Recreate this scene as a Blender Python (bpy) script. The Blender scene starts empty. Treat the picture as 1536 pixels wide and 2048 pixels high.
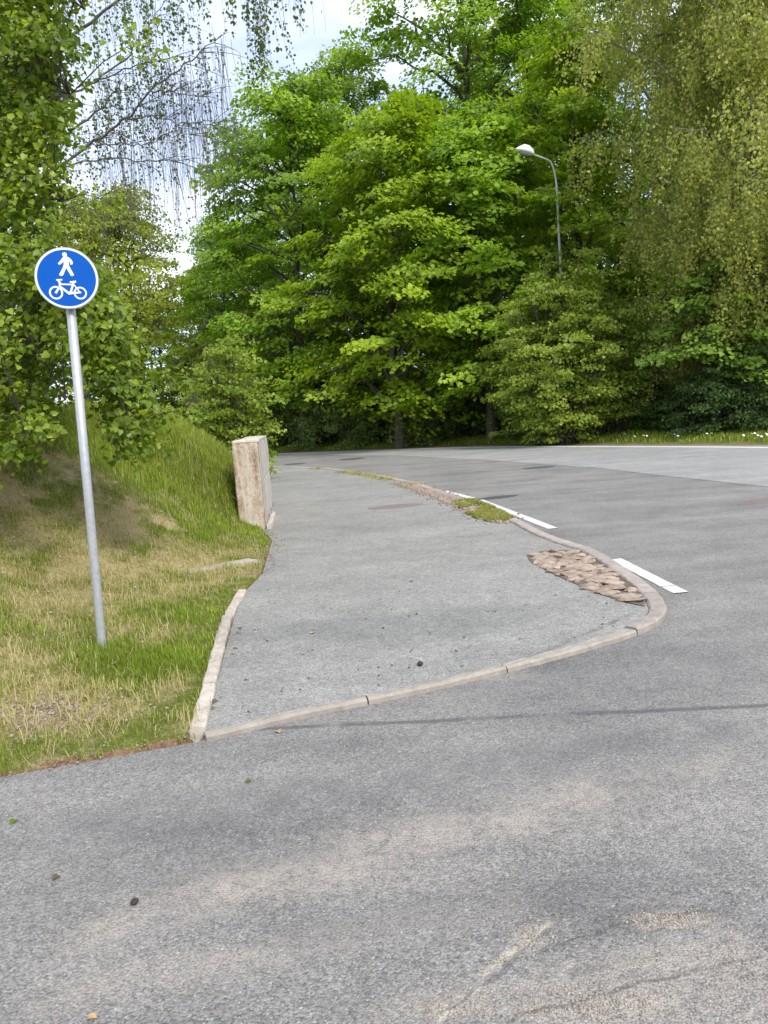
import bpy, bmesh, math, random
import numpy as np
from mathutils import Matrix, Vector
PI = math.pi
rng = np.random.default_rng(7)
random.seed(7)
S = bpy.context.scene
COL = S.collection

# ------------------------------------------------------------------ camera, sky, sun, exposure
FOC = 1479.0; PIT = math.radians(7.6); ROL = math.radians(4.2); CAMH = 1.5
cp, sp, cr, sr = math.cos(PIT), math.sin(PIT), math.cos(ROL), math.sin(ROL)
_r = np.array([1, 0, 0.0]); _u = np.array([0, sp, cp]); _b = np.array([0, -cp, sp])
CM = np.array([cr * _r - sr * _u, sr * _r + cr * _u, _b]).T
cam = bpy.data.cameras.new('camera'); co = bpy.data.objects.new('camera', cam); COL.objects.link(co)
m4 = Matrix([[*CM[0], 0], [*CM[1], 0], [*CM[2], CAMH], [0, 0, 0, 1]])
co.matrix_world = m4
cam.sensor_fit = 'VERTICAL'; cam.sensor_height = 36.0; cam.lens = FOC * 36 / 2048
cam.clip_start = 0.05; cam.clip_end = 2000
S.camera = co

SUN_EL, SUN_AZ = math.radians(46), math.radians(148)     # azimuth clockwise from +Y: from the right, a little behind
w = bpy.data.worlds.new('World'); S.world = w; w.use_nodes = True
nt = w.node_tree; nt.nodes.clear()
def N(t, ty, **kw):
    n = t.nodes.new(ty)
    for k, v in kw.items(): setattr(n, k, v)
    return n
out = N(nt, 'ShaderNodeOutputWorld'); bg = N(nt, 'ShaderNodeBackground')
sky = N(nt, 'ShaderNodeTexSky', sky_type='NISHITA', sun_disc=False, sun_elevation=SUN_EL, sun_rotation=SUN_AZ)
tc = N(nt, 'ShaderNodeTexCoord'); mp = N(nt, 'ShaderNodeMapping'); mp.inputs['Scale'].default_value = (1.0, 1.0, 2.6)
mp.inputs['Location'].default_value = (0.35, 0.2, 0.1)
nz = N(nt, 'ShaderNodeTexNoise'); nz.inputs['Scale'].default_value = 2.6; nz.inputs['Detail'].default_value = 7; nz.inputs['Roughness'].default_value = 0.52
rp = N(nt, 'ShaderNodeValToRGB')
rp.color_ramp.elements[0].position = 0.30; rp.color_ramp.elements[0].color = (0.42, 0.42, 0.42, 1)
rp.color_ramp.elements[1].position = 0.62; rp.color_ramp.elements[1].color = (1, 1, 1, 1)
nz2 = N(nt, 'ShaderNodeTexNoise'); nz2.inputs['Scale'].default_value = 4.0; nz2.inputs['Detail'].default_value = 6
rp2 = N(nt, 'ShaderNodeValToRGB')
rp2.color_ramp.elements[0].position = 0.33; rp2.color_ramp.elements[0].color = (3.5, 4.2, 5.9, 1)
rp2.color_ramp.elements[1].position = 0.66; rp2.color_ramp.elements[1].color = (7.0, 7.15, 7.6, 1)
mx = N(nt, 'ShaderNodeMix', data_type='RGBA')
nt.links.new(tc.outputs['Generated'], mp.inputs[0]); nt.links.new(mp.outputs[0], nz.inputs[0]); nt.links.new(mp.outputs[0], nz2.inputs[0])
nt.links.new(nz.outputs[0], rp.inputs[0]); nt.links.new(nz2.outputs[0], rp2.inputs[0])
nt.links.new(rp.outputs[0], mx.inputs[0]); nt.links.new(sky.outputs[0], mx.inputs[6]); nt.links.new(rp2.outputs[0], mx.inputs[7])
nt.links.new(mx.outputs[2], bg.inputs[0]); nt.links.new(bg.outputs[0], out.inputs[0])
bg.inputs[1].default_value = 0.108
sun = bpy.data.lights.new('sun', 'SUN'); sun.energy = 1.8; sun.angle = math.radians(16); sun.color = (1, 0.96, 0.9)
so = bpy.data.objects.new('sun', sun); COL.objects.link(so)
sd_ = Vector((math.sin(SUN_AZ) * math.cos(SUN_EL), math.cos(SUN_AZ) * math.cos(SUN_EL), math.sin(SUN_EL)))
so.rotation_euler = sd_.to_track_quat('Z', 'Y').to_euler()
vs = S.view_settings
vs.view_transform = 'Standard'; vs.look = 'None'; vs.gamma = 1; vs.use_curve_mapping = False; vs.exposure = 1.15
S.render.engine = 'CYCLES'
S.cycles.max_bounces = 8; S.cycles.diffuse_bounces = 4; S.cycles.transmission_bounces = 4
S.render.filter_size = 1.6

# ------------------------------------------------------------------ helpers
def ray(px, py):
    return CM @ np.array([(px - 768) / FOC, -(py - 1024) / FOC, -1.0])
def G(px, py, z=0.0):
    d = ray(px, py); t = (z - CAMH) / d[2]; p = d * t; return (p[0], p[1], z)
def AT(px, py, D):                      # point on the pixel's ray at forward distance D
    d = ray(px, py); t = D / d[1]; p = d * t; return np.array([p[0], p[1], p[2] + CAMH])
def PX(P):
    q = (np.asarray(P) - np.array([0, 0, CAMH])) @ CM
    return 768 + FOC * q[..., 0] / -q[..., 2], 1024 - FOC * q[..., 1] / -q[..., 2]

def sstep(x, a=0.0, b=1.0):
    t = np.clip((x - a) / (b - a), 0, 1); return t * t * (3 - 2 * t)
_lat = np.random.default_rng(3).random((256, 256))
def vnoise(x, y, f=1.0, seed=0):
    x = np.asarray(x) * f + seed * 17.3; y = np.asarray(y) * f + seed * 31.7
    xi = np.floor(x).astype(int); yi = np.floor(y).astype(int); fx = x - xi; fy = y - yi
    fx = fx * fx * (3 - 2 * fx); fy = fy * fy * (3 - 2 * fy)
    g = lambda a, b: _lat[a % 256, b % 256]
    return (g(xi, yi) * (1 - fx) + g(xi + 1, yi) * fx) * (1 - fy) + (g(xi, yi + 1) * (1 - fx) + g(xi + 1, yi + 1) * fx) * fy
def fbm(x, y, f=1.0, o=3, seed=0):
    r = 0; a = 0.5; t = 0
    for i in range(o):
        r = r + a * vnoise(x, y, f, seed + i); t += a; a *= 0.5; f *= 2
    return r / t

def tag(o, label=None, cat=None, group=None, kind=None):
    if label: o['label'] = label
    if cat: o['category'] = cat
    if group: o['group'] = group
    if kind: o['kind'] = kind
    return o
def empty(name, loc=(0, 0, 0), rot=None):
    o = bpy.data.objects.new(name, None); COL.objects.link(o); o.location = loc; o.empty_display_size = 0.2
    if rot: o.rotation_euler = rot
    return o
def link(name, me, mat, parent=None):
    o = bpy.data.objects.new(name, me); COL.objects.link(o)
    if mat and not me.materials: me.materials.append(mat)
    if parent is not None:
        o.parent = parent
    return o
def npmesh(name, V, T, tint=None, smooth=False, extra=None):
    V = np.ascontiguousarray(V, dtype=np.float32); T = np.ascontiguousarray(T, dtype=np.int32)
    k = T.shape[1]
    me = bpy.data.meshes.new(name)
    me.vertices.add(len(V)); me.vertices.foreach_set('co', V.ravel())
    me.loops.add(T.size); me.loops.foreach_set('vertex_index', T.ravel())
    me.polygons.add(len(T)); me.polygons.foreach_set('loop_start', np.arange(0, T.size, k, dtype=np.int32))
    me.polygons.foreach_set('loop_total', np.full(len(T), k, dtype=np.int32))
    if smooth: me.polygons.foreach_set('use_smooth', np.ones(len(T), dtype=bool))
    me.update(calc_edges=True)
    if tint is not None:
        a = me.attributes.new('tint', 'FLOAT', 'POINT'); a.data.foreach_set('value', np.ascontiguousarray(tint, dtype=np.float32))
    for kk, vv in (extra or {}).items():
        a = me.attributes.new(kk, 'FLOAT', 'POINT'); a.data.foreach_set('value', np.ascontiguousarray(vv, dtype=np.float32))
    return me
def bmobj(name, bm, mat, parent=None, smooth=False):
    me = bpy.data.meshes.new(name); bmesh.ops.recalc_face_normals(bm, faces=bm.faces[:]); bm.to_mesh(me); bm.free()
    if smooth:
        for p in me.polygons: p.use_smooth = True
    return link(name, me, mat, parent)

class Tubes:
    def __init__(s): s.V = []; s.T = []; s.n = 0
    def add(s, pts, rad, sides=6, cap=False):
        pts = np.asarray(pts, float); rad = np.broadcast_to(np.asarray(rad, float), (len(pts),))
        d = np.gradient(pts, axis=0); d /= np.linalg.norm(d, axis=1, keepdims=True) + 1e-9
        ref = np.array([0, 0, 1.0]) if abs(d[:, 2]).mean() < 0.8 else np.array([1.0, 0, 0])
        a = np.cross(d, ref); a /= np.linalg.norm(a, axis=1, keepdims=True) + 1e-9; b = np.cross(d, a)
        th = np.arange(sides) * 2 * PI / sides
        ring = pts[:, None] + rad[:, None, None] * (np.cos(th)[None, :, None] * a[:, None] + np.sin(th)[None, :, None] * b[:, None])
        k = len(pts); i = np.arange(k - 1)[:, None] * sides; j = np.arange(sides)[None]; j2 = (j + 1) % sides
        q = np.stack([i + j, i + j2, i + sides + j2, i + sides + j], -1).reshape(-1, 4) + s.n
        s.V.append(ring.reshape(-1, 3)); s.T.append(np.concatenate([q[:, [0, 1, 2]], q[:, [0, 2, 3]]])); s.n += k * sides
        if cap:
            for base in (s.n - sides, s.n - k * sides):
                s.T.append(np.array([[base, base + x, base + x + 1] for x in range(1, sides - 1)]))
    def mesh(s, name):
        return npmesh(name, np.concatenate(s.V), np.concatenate(s.T), smooth=True)
def bez(a, b, c, n=8):
    t = np.linspace(0, 1, n)[:, None]
    return (1 - t) ** 2 * np.asarray(a) + 2 * t * (1 - t) * np.asarray(b) + t * t * np.asarray(c)

# ------------------------------------------------------------------ materials
def newmat(name):
    m = bpy.data.materials.new(name); m.use_nodes = True
    return m, m.node_tree, m.node_tree.nodes['Principled BSDF']
def ramp(t, stops):
    r = N(t, 'ShaderNodeValToRGB'); e = r.color_ramp.elements
    while len(e) < len(stops): e.new(0.5)
    for i, (p, c) in enumerate(stops):
        e[i].position = p; e[i].color = (*c, 1)
    return r
def noise(t, scale, detail=4, rough=0.55, vec=None, dist=0.0):
    n = N(t, 'ShaderNodeTexNoise'); n.inputs['Scale'].default_value = scale; n.inputs['Detail'].default_value = detail
    n.inputs['Roughness'].default_value = rough; n.inputs['Distortion'].default_value = dist
    if vec is not None: t.links.new(vec, n.inputs['Vector'])
    return n.outputs[0]
def pos(t):
    return N(t, 'ShaderNodeNewGeometry').outputs['Position']
def math_(t, op, a, b=None, c=None, clamp=False):
    n = N(t, 'ShaderNodeMath', operation=op, use_clamp=clamp)
    for i, v in enumerate((a, b, c)):
        if v is None: continue
        if isinstance(v, (int, float)): n.inputs[i].default_value = v
        else: t.links.new(v, n.inputs[i])
    return n.outputs[0]
def mixc(t, fac, a, b, mode='MIX'):
    n = N(t, 'ShaderNodeMix', data_type='RGBA', blend_type=mode)
    for i, v in ((0, fac), (6, a), (7, b)):
        if isinstance(v, (int, float)): n.inputs[i].default_value = v
        elif isinstance(v, tuple): n.inputs[i].default_value = (*v, 1)
        else: t.links.new(v, n.inputs[i])
    return n.outputs[2]
def bump(t, bsdf, h, strength=0.4, dist=0.01):
    b = N(t, 'ShaderNodeBump'); b.inputs['Strength'].default_value = strength; b.inputs['Distance'].default_value = dist
    t.links.new(h, b.inputs['Height']); t.links.new(b.outputs[0], bsdf.inputs['Normal'])
def mapr(t, v, a, b, c=0.0, d=1.0):
    n = N(t, 'ShaderNodeMapRange'); n.interpolation_type = 'SMOOTHSTEP'
    t.links.new(v, n.inputs[0])
    for i, x in enumerate((a, b, c, d)): n.inputs[i + 1].default_value = x
    return n.outputs[0]

def leafmat(name, stops, trans=0.48, rough=0.5, spec=0.35):
    m, t, p = newmat(name)
    at = N(t, 'ShaderNodeAttribute', attribute_name='tint'); r = ramp(t, stops)
    t.links.new(at.outputs['Fac'], r.inputs[0]); t.links.new(r.outputs[0], p.inputs['Base Color'])
    p.inputs['Roughness'].default_value = rough; p.inputs['Specular IOR Level'].default_value = spec
    tr = N(t, 'ShaderNodeBsdfTranslucent'); g = mixc(t, 1.0, r.outputs[0], (1.25, 1.3, 0.55), 'MULTIPLY')
    t.links.new(g, tr.inputs[0])
    mix = N(t, 'ShaderNodeMixShader'); mix.inputs[0].default_value = trans
    t.links.new(p.outputs[0], mix.inputs[1]); t.links.new(tr.outputs[0], mix.inputs[2])
    t.links.new(mix.outputs[0], t.nodes['Material Output'].inputs[0])
    return m
L_MAPLE = leafmat('maple_leaf', [(0, (0.110, 0.193, 0.022)), (0.5, (0.226, 0.358, 0.033)), (1, (0.396, 0.550, 0.055))])
L_FRESH = leafmat('fresh_maple_leaf', [(0, (0.143, 0.220, 0.018)), (0.5, (0.285, 0.402, 0.026)), (1, (0.454, 0.570, 0.039))])
L_GREEN = leafmat('green_leaf', [(0, (0.095, 0.168, 0.025)), (0.5, (0.185, 0.302, 0.039)), (1, (0.314, 0.448, 0.062))])
L_HAZEL = leafmat('hazel_leaf', [(0, (0.159, 0.220, 0.030)), (0.5, (0.268, 0.354, 0.049)), (1, (0.403, 0.476, 0.085))])
L_BIRCH = leafmat('birch_leaf', [(0, (0.22, 0.25, 0.05)), (0.5, (0.36, 0.395, 0.085)), (1, (0.52, 0.52, 0.15))])
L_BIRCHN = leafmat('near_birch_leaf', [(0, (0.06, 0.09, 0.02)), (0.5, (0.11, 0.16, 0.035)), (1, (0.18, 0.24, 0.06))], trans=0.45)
L_LIND = leafmat('linden_leaf', [(0, (0.058, 0.105, 0.008)), (0.5, (0.158, 0.236, 0.013)), (1, (0.315, 0.389, 0.032))], trans=0.4, rough=0.42, spec=0.45)
L_OAK = leafmat('oak_leaf', [(0, (0.209, 0.244, 0.038)), (0.5, (0.330, 0.391, 0.052)), (1, (0.504, 0.540, 0.104))])
L_SHRUB = leafmat('shrub_leaf', [(0, (0.120, 0.172, 0.045)), (0.5, (0.209, 0.284, 0.083)), (1, (0.329, 0.419, 0.135))])
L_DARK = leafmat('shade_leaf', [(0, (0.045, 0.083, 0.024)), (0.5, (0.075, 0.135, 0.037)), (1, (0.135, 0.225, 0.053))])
M_GRASS = leafmat('grass_blade', [(0, (0.52, 0.44, 0.24)), (0.25, (0.40, 0.35, 0.13)), (0.42, (0.23, 0.265, 0.035)), (0.7, (0.17, 0.25, 0.024)), (1, (0.27, 0.36, 0.03))], trans=0.3, spec=0.2)

def barkmat(name, a, b, scale=9):
    m, t, p = newmat(name); P = pos(t)
    mpn = N(t, 'ShaderNodeMapping'); mpn.inputs['Scale'].default_value = (1, 1, 0.22); t.links.new(P, mpn.inputs[0])
    n = noise(t, scale, 6, 0.65, mpn.outputs[0]); r = ramp(t, [(0.3, a), (0.7, b)]); t.links.new(n, r.inputs[0])
    t.links.new(r.outputs[0], p.inputs['Base Color']); p.inputs['Roughness'].default_value = 0.9; bump(t, p, n, 0.6, 0.03)
    return m
B_DARK = barkmat('dark_bark', (0.045, 0.037, 0.028), (0.12, 0.10, 0.078))
B_GREY = barkmat('grey_bark', (0.09, 0.083, 0.072), (0.24, 0.22, 0.195))
B_TWIG = barkmat('twig_bark', (0.10, 0.075, 0.06), (0.18, 0.14, 0.115))
B_BTWIG = barkmat('near_twig_bark', (0.09, 0.076, 0.072), (0.18, 0.152, 0.145))
B_BIRCH = barkmat('birch_bark', (0.13, 0.115, 0.10), (0.42, 0.39, 0.36), 5)

def asphalt(name, c0, c1, pink=0.0, wear=True):
    m, t, p = newmat(name); P = pos(t); L = t.links.new
    mpn = N(t, 'ShaderNodeMapping'); mpn.inputs['Rotation'].default_value = (0, 0, math.radians(-14)); mpn.inputs['Scale'].default_value = (0.16, 1.0, 1); L(P, mpn.inputs[0])
    big = noise(t, 0.9, 5, 0.6, P); streak = noise(t, 1.5, 5, 0.6, mpn.outputs[0])
    f = math_(t, 'ADD', math_(t, 'MULTIPLY', big, 0.45), math_(t, 'MULTIPLY', streak, 0.55))
    r = ramp(t, [(0.30, c0), (0.70, c1)]); L(f, r.inputs[0])
    v = N(t, 'ShaderNodeTexVoronoi'); v.inputs['Scale'].default_value = 150; L(P, v.inputs['Vector'])
    vb = N(t, 'ShaderNodeSeparateColor'); L(v.outputs['Color'], vb.inputs[0])
    agg = math_(t, 'ADD', 0.62, math_(t, 'MULTIPLY', vb.outputs[0], 0.76))
    fine = noise(t, 120, 4, 0.75, P); agg = math_(t, 'MULTIPLY', agg, math_(t, 'ADD', 0.30, math_(t, 'MULTIPLY', fine, 1.4)))
    med = noise(t, 22, 5, 0.75, P); agg = math_(t, 'MULTIPLY', agg, math_(t, 'ADD', 0.50, math_(t, 'MULTIPLY', med, 1.0)))
    agg = math_(t, 'MULTIPLY', agg, math_(t, 'ADD', 0.72, math_(t, 'MULTIPLY', noise(t, 3.2, 5, 0.65, P), 0.56)))
    col = mixc(t, 1.0, r.outputs[0], agg, 'MULTIPLY')
    # warm stones in the aggregate
    warm = mapr(t, vb.outputs[1], 0.72, 0.9); col = mixc(t, math_(t, 'MULTIPLY', warm, 0.28), col, (0.34, 0.29, 0.235))
    white = mapr(t, vb.outputs[2], 0.965, 0.985); col = mixc(t, math_(t, 'MULTIPLY', white, 0.45), col, (0.48, 0.48, 0.46))
    return m, t, p, P, col, v, med, streak, big, fine
def sep(t, P):
    s = N(t, 'ShaderNodeSeparateXYZ'); t.links.new(P, s.inputs[0]); return s.outputs[0], s.outputs[1]
def ellipse(t, P, c, rx, ry, rot, nz_, soft=0.5, wob=0.9):
    x, y = sep(t, P); ca, sa = math.cos(rot), math.sin(rot)
    dx = math_(t, 'SUBTRACT', x, c[0]); dy = math_(t, 'SUBTRACT', y, c[1])
    u = math_(t, 'ADD', math_(t, 'MULTIPLY', dx, ca / rx), math_(t, 'MULTIPLY', dy, sa / rx))
    v = math_(t, 'ADD', math_(t, 'MULTIPLY', dx, -sa / ry), math_(t, 'MULTIPLY', dy, ca / ry))
    d = math_(t, 'SQRT', math_(t, 'ADD', math_(t, 'MULTIPLY', u, u), math_(t, 'MULTIPLY', v, v)))
    d = math_(t, 'ADD', d, math_(t, 'MULTIPLY', math_(t, 'SUBTRACT', nz_, 0.5), wob * 2))
    return mapr(t, d, 1.0 - soft, 1.0 + soft, 1.0, 0.0)
def crack(t, P, a, b, width, nz_, wob=0.05, soft=0.6):
    """soft thin line from a to b in ground metres"""
    a = np.array(a[:2]); b = np.array(b[:2]); L = np.linalg.norm(b - a); d = (b - a) / L; mid = (a + b) / 2
    x, y = sep(t, P)
    dx = math_(t, 'SUBTRACT', x, float(mid[0])); dy = math_(t, 'SUBTRACT', y, float(mid[1]))
    u = math_(t, 'ADD', math_(t, 'MULTIPLY', dx, float(d[0])), math_(t, 'MULTIPLY', dy, float(d[1])))
    v = math_(t, 'ADD', math_(t, 'MULTIPLY', dx, float(-d[1])), math_(t, 'MULTIPLY', dy, float(d[0])))
    v = math_(t, 'ABSOLUTE', math_(t, 'ADD', v, math_(t, 'MULTIPLY', math_(t, 'SUBTRACT', nz_, 0.5), wob * 2)))
    e = mapr(t, math_(t, 'ABSOLUTE', u), float(L / 2 * 0.8), float(L / 2), 1.0, 0.0)
    return math_(t, 'MULTIPLY', e, mapr(t, v, width * (1 - soft), width * (1 + soft), 1.0, 0.0))

# road
M_ROAD, t, p, P, col, vor, med, streak, big, fine = asphalt('road_asphalt', (0.118, 0.116, 0.113), (0.285, 0.27, 0.247))
wn = noise(t, 6.0, 5, 0.7, P); wn2 = noise(t, 2.2, 4, 0.6, P)
pale = (0.37, 0.325, 0.275)
# worn pale wheel track and exposed aggregate patches at the bottom right
def gell(px, py, wpx, hpx):
    c = G(px, py); e1 = G(px + wpx / 2, py - wpx / 2 * 0.07); e2 = G(px, py - hpx / 2)
    return (c[0], c[1]), math.hypot(e1[0] - c[0], e1[1] - c[1]), math.hypot(e2[0] - c[0], e2[1] - c[1])
for (px, py, wp, hp, amt, wob) in [(1345, 1838, 150, 34, 1.0, 1.2), (1190, 2010, 330, 80, 0.95, 1.1), (1470, 1960, 360, 170, 0.6, 1.0), (930, 2010, 120, 40, .8, 1.2), (1060, 1880, 70, 50, .8, 1.2),
                                   (1000, 1350, 140, 22, 0.55, 0.6), (640, 1760, 700, 70, 0.34, 0.9), (1000, 1660, 800, 44, 0.34, 0.9),
                                   (300, 1930, 500, 90, 0.16, 1.0), (1350, 1600, 500, 60, 0.14, 1.0)]:
    c, rx, ry = gell(px, py, wp, hp)
    mk = math_(t, 'MULTIPLY', ellipse(t, P, c, rx, ry, math.radians(-2), wn, 0.45, wob), mapr(t, math_(t, 'ADD', math_(t, 'MULTIPLY', med, .5), math_(t, 'MULTIPLY', fine, .5)), .40, .60))
    col = mixc(t, math_(t, 'MULTIPLY', mk, amt), col, mixc(t, 1.0, pale, math_(t, 'ADD', 0.45, math_(t, 'MULTIPLY', fine, 1.1)), 'MULTIPLY'))
for (a, b, wd_, am, cc) in [((60, 1900), (1250, 1575), .085, .75, pale), ((300, 1790), (1536, 1500), .10, .45, pale), ((0, 2020), (1100, 1790), .07, .5, pale), ((700, 2040), (1536, 1880), .06, .6, pale), ((0, 1690), (1536, 1440), .16, .55, (.085, .086, .09)), ((500, 1900), (1536, 1700), .09, .4, (.09, .09, .092)), ((0, 1800), (700, 1690), .07, .35, (.09, .09, .092))]:
    sk = crack(t, P, G(*a), G(*b), wd_, wn2, .09, .9); sk = math_(t, 'MULTIPLY', math_(t, 'MULTIPLY', sk, mapr(t, wn, .28, .62)), mapr(t, math_(t, 'ADD', math_(t, 'MULTIPLY', med, .55), math_(t, 'MULTIPLY', fine, .45)), .36, .60, .12, 1.0)); col = mixc(t, math_(t, 'MULTIPLY', sk, am), col, mixc(t, 1.0, cc, math_(t, 'ADD', 0.35, math_(t, 'MULTIPLY', fine, 1.3)), 'MULTIPLY'))
for (a, b) in [((1250, 1850), (1420, 1822)), ((1060, 1905), (1250, 1850)), ((1190, 1990), (1536, 1905)), ((1000, 2048), (1200, 1985)), ((330, 1462), (700, 1420))]:
    sk = crack(t, P, G(*a), G(*b), .006, wn, .05); col = mixc(t, math_(t, 'MULTIPLY', math_(t, 'MULTIPLY', sk, mapr(t, med, .35, .6)), .7), col, (.05, .05, .05))
ck = crack(t, P, G(1110, 1835), G(850, 2060), 0.016, wn, 0.035)
ckm = math_(t, 'MULTIPLY', ck, mapr(t, wn, 0.46, 0.56)); col = mixc(t, math_(t, 'MULTIPLY', ckm, 0.85), col, (0.46, 0.41, 0.32))
dk = crack(t, P, G(430, 1462), G(1640, 1405), 0.02, wn2, 0.03)
dk = math_(t, 'MULTIPLY', dk, mapr(t, wn2, 0.30, 0.52)); col = mixc(t, math_(t, 'MULTIPLY', dk, 0.62), col, (0.055, 0.055, 0.057))
dk = crack(t, P, G(1115, 1850), G(860, 2048), 0.007, wn, 0.06); col = mixc(t, math_(t, 'MULTIPLY', dk, 0.5), col, (0.05, 0.05, 0.05))
# darker damp-looking resurfacing around the pothole
c, rx, ry = gell(1310, 1836, 250, 46); mk = ellipse(t, P, c, rx, ry, 0, wn, 0.4, 1.4)
c2, rx2, ry2 = gell(1345, 1842, 120, 24); mk2 = ellipse(t, P, c2, rx2, ry2, 0, wn, 0.4, 1.2)
ring = math_(t, 'MULTIPLY', mk, math_(t, 'SUBTRACT', 1.0, mk2)); col = mixc(t, math_(t, 'MULTIPLY', ring, 0.32), col, (0.06, 0.058, 0.056))
# dark tyre rubbed bend next to the kerb
c, rx, ry = gell(1250, 1330, 560, 120); mk = ellipse(t, P, c, rx, ry, 0.1, wn2, 0.6, 0.6); col = mixc(t, math_(t, 'MULTIPLY', mk, 0.25), col, (0.085, 0.085, 0.088))
t.links.new(col, p.inputs['Base Color']); p.inputs['Roughness'].default_value = 0.85; p.inputs['Specular IOR Level'].default_value = 0.35
hgt = math_(t, 'ADD', math_(t, 'MULTIPLY', vor.outputs['Distance'], -1.2), math_(t, 'MULTIPLY', med, 0.6)); bump(t, p, hgt, 0.55, 0.006)
# resurfaced far lane, lighter
M_LANE, t, p, P, col, vor, med, streak, big, fine = asphalt('pale_lane_asphalt', (0.20, 0.198, 0.193), (0.335, 0.327, 0.312))
t.links.new(col, p.inputs['Base Color']); p.inputs['Roughness'].default_value = 0.8
# path
M_PATH, t, p, P, col, vor, med, streak, big, fine = asphalt('path_asphalt', (0.20, 0.197, 0.183), (0.305, 0.297, 0.272))
wn2 = noise(t, 2.0, 4, 0.65, P)
c, rx, ry = gell(800, 1260, 520, 60); mk = ellipse(t, P, c, rx, ry, 0, wn2, 0.4, 0.9); col = mixc(t, math_(t, 'MULTIPLY', mk, 0.22), col, (0.085, 0.088, 0.09))
wn = noise(t, 5.0, 5, 0.7, P)
for a, b, wd in (((1030, 1340), (1270, 1232), 0.022), ((720, 1085), (1000, 1075), 0.03)):
    dk = crack(t, P, G(*a), G(*b), wd, wn, 0.05); dk = math_(t, 'MULTIPLY', dk, mapr(t, wn, .35, .6)); col = mixc(t, math_(t, 'MULTIPLY', dk, 0.55 if wd < .025 else .2), col, (0.06, 0.06, 0.062))
t.links.new(col, p.inputs['Base Color']); p.inputs['Roughness'].default_value = 0.88; p.inputs['Specular IOR Level'].default_value = 0.3
bump(t, p, math_(t, 'ADD', math_(t, 'MULTIPLY', vor.outputs['Distance'], -1.0), math_(t, 'MULTIPLY', med, 0.8)), 0.5, 0.006)

def stone(name, a, b, scale=14, rough=0.85, bs=0.4, fine=0.5):
    m, t, p = newmat(name); P = pos(t)
    oi = N(t, 'ShaderNodeObjectInfo'); n = noise(t, scale, 6, 0.65, P); r = ramp(t, [(0.3, a), (0.72, b)]); t.links.new(n, r.inputs[0])
    g = noise(t, 180, 2, 0.7, P); k = math_(t, 'ADD', 1.0 - fine / 2, math_(t, 'MULTIPLY', g, fine))
    k = math_(t, 'MULTIPLY', k, math_(t, 'ADD', 0.82, math_(t, 'MULTIPLY', oi.outputs['Random'], 0.36)))
    c = mixc(t, 1.0, r.outputs[0], k, 'MULTIPLY'); t.links.new(c, p.inputs['Base Color']); p.inputs['Roughness'].default_value = rough
    bump(t, p, math_(t, 'ADD', n, math_(t, 'MULTIPLY', g, 0.4)), bs, 0.012)
    return m, t, p, c
M_KERB = stone('pale_kerb_concrete', (0.33, 0.285, 0.235), (0.52, 0.46, 0.39))[0]
M_KERBF = stone('flush_kerb_stone', (0.27, 0.24, 0.20), (0.42, 0.375, 0.315))[0]
M_KERBR = stone('brown_kerb_stone', (0.26, 0.22, 0.19), (0.40, 0.345, 0.30))[0]
M_COBB = stone('red_brown_cobble', (0.17, 0.125, 0.095), (0.42, 0.33, 0.255), 16)[0]
M_PEB = stone('pebble', (0.20, 0.16, 0.12), (0.5, 0.44, 0.36), 30)[0]
M_WALLG = stone('pale_wall_concrete', (0.36, 0.325, 0.27), (0.58, 0.54, 0.47), 4)[0]
M_CAP = stone('wall_cap_render', (0.48, 0.42, 0.34), (0.68, 0.62, 0.53), 8)[0]
M_BOULD = stone('boulder', (0.10, 0.11, 0.11), (0.18, 0.2, 0.2), 5)[0]
# rusty front of the wall
m, t, p = newmat('rust_stained_concrete'); P = pos(t)
mpn = N(t, 'ShaderNodeMapping'); mpn.inputs['Scale'].default_value = (3, 3, 0.7); t.links.new(P, mpn.inputs[0])
n = noise(t, 3.0, 6, 0.65, mpn.outputs[0]); n2 = noise(t, 26, 4, 0.7, P); f = math_(t, 'ADD', math_(t, 'MULTIPLY', n, 0.7), math_(t, 'MULTIPLY', n2, 0.3))
r = ramp(t, [(0.34, (0.19, 0.105, 0.065)), (0.42, (0.34, 0.245, 0.17)), (0.50, (0.47, 0.395, 0.31)), (0.62, (0.60, 0.545, 0.46))]); t.links.new(f, r.inputs[0])
t.links.new(r.outputs[0], p.inputs['Base Color']); p.inputs['Roughness'].default_value = 0.9; bump(t, p, f, 0.7, 0.02); M_RUST = m
def plain(name, c, rough=0.5, metal=0.0, var=0.12, scale=8):
    m, t, p = newmat(name); n = noise(t, scale, 5, 0.6, pos(t)); k = math_(t, 'ADD', 1 - var, math_(t, 'MULTIPLY', n, 2 * var))
    cc = mixc(t, 1.0, c, k, 'MULTIPLY'); t.links.new(cc, p.inputs['Base Color']); p.inputs['Roughness'].default_value = rough; p.inputs['Metallic'].default_value = metal
    return m
M_PAINT = plain('road_paint', (0.78, 0.77, 0.73), 0.6, 0, 0.16, 14)
m, t, p = newmat('worn_road_paint'); P = pos(t); n1 = noise(t, 28, 6, 0.75, P); n2 = noise(t, 140, 3, 0.7, P); f = math_(t, 'ADD', math_(t, 'MULTIPLY', n1, .6), math_(t, 'MULTIPLY', n2, .4))
r = ramp(t, [(0.33, (0.24, 0.235, 0.225)), (0.40, (0.52, 0.51, 0.48)), (0.6, (0.70, 0.69, 0.655))]); t.links.new(f, r.inputs[0]); t.links.new(r.outputs[0], p.inputs['Base Color']); p.inputs['Roughness'].default_value = .7; bump(t, p, n2, .4, .004); M_PAINT = m
M_GALV = plain('galvanised_steel', (0.43, 0.44, 0.445), 0.5, 0.45, 0.3, 30)
M_LPOLE = plain('painted_lamp_steel', (0.36, 0.40, 0.38), 0.5, 0.2, 0.1)
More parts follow.
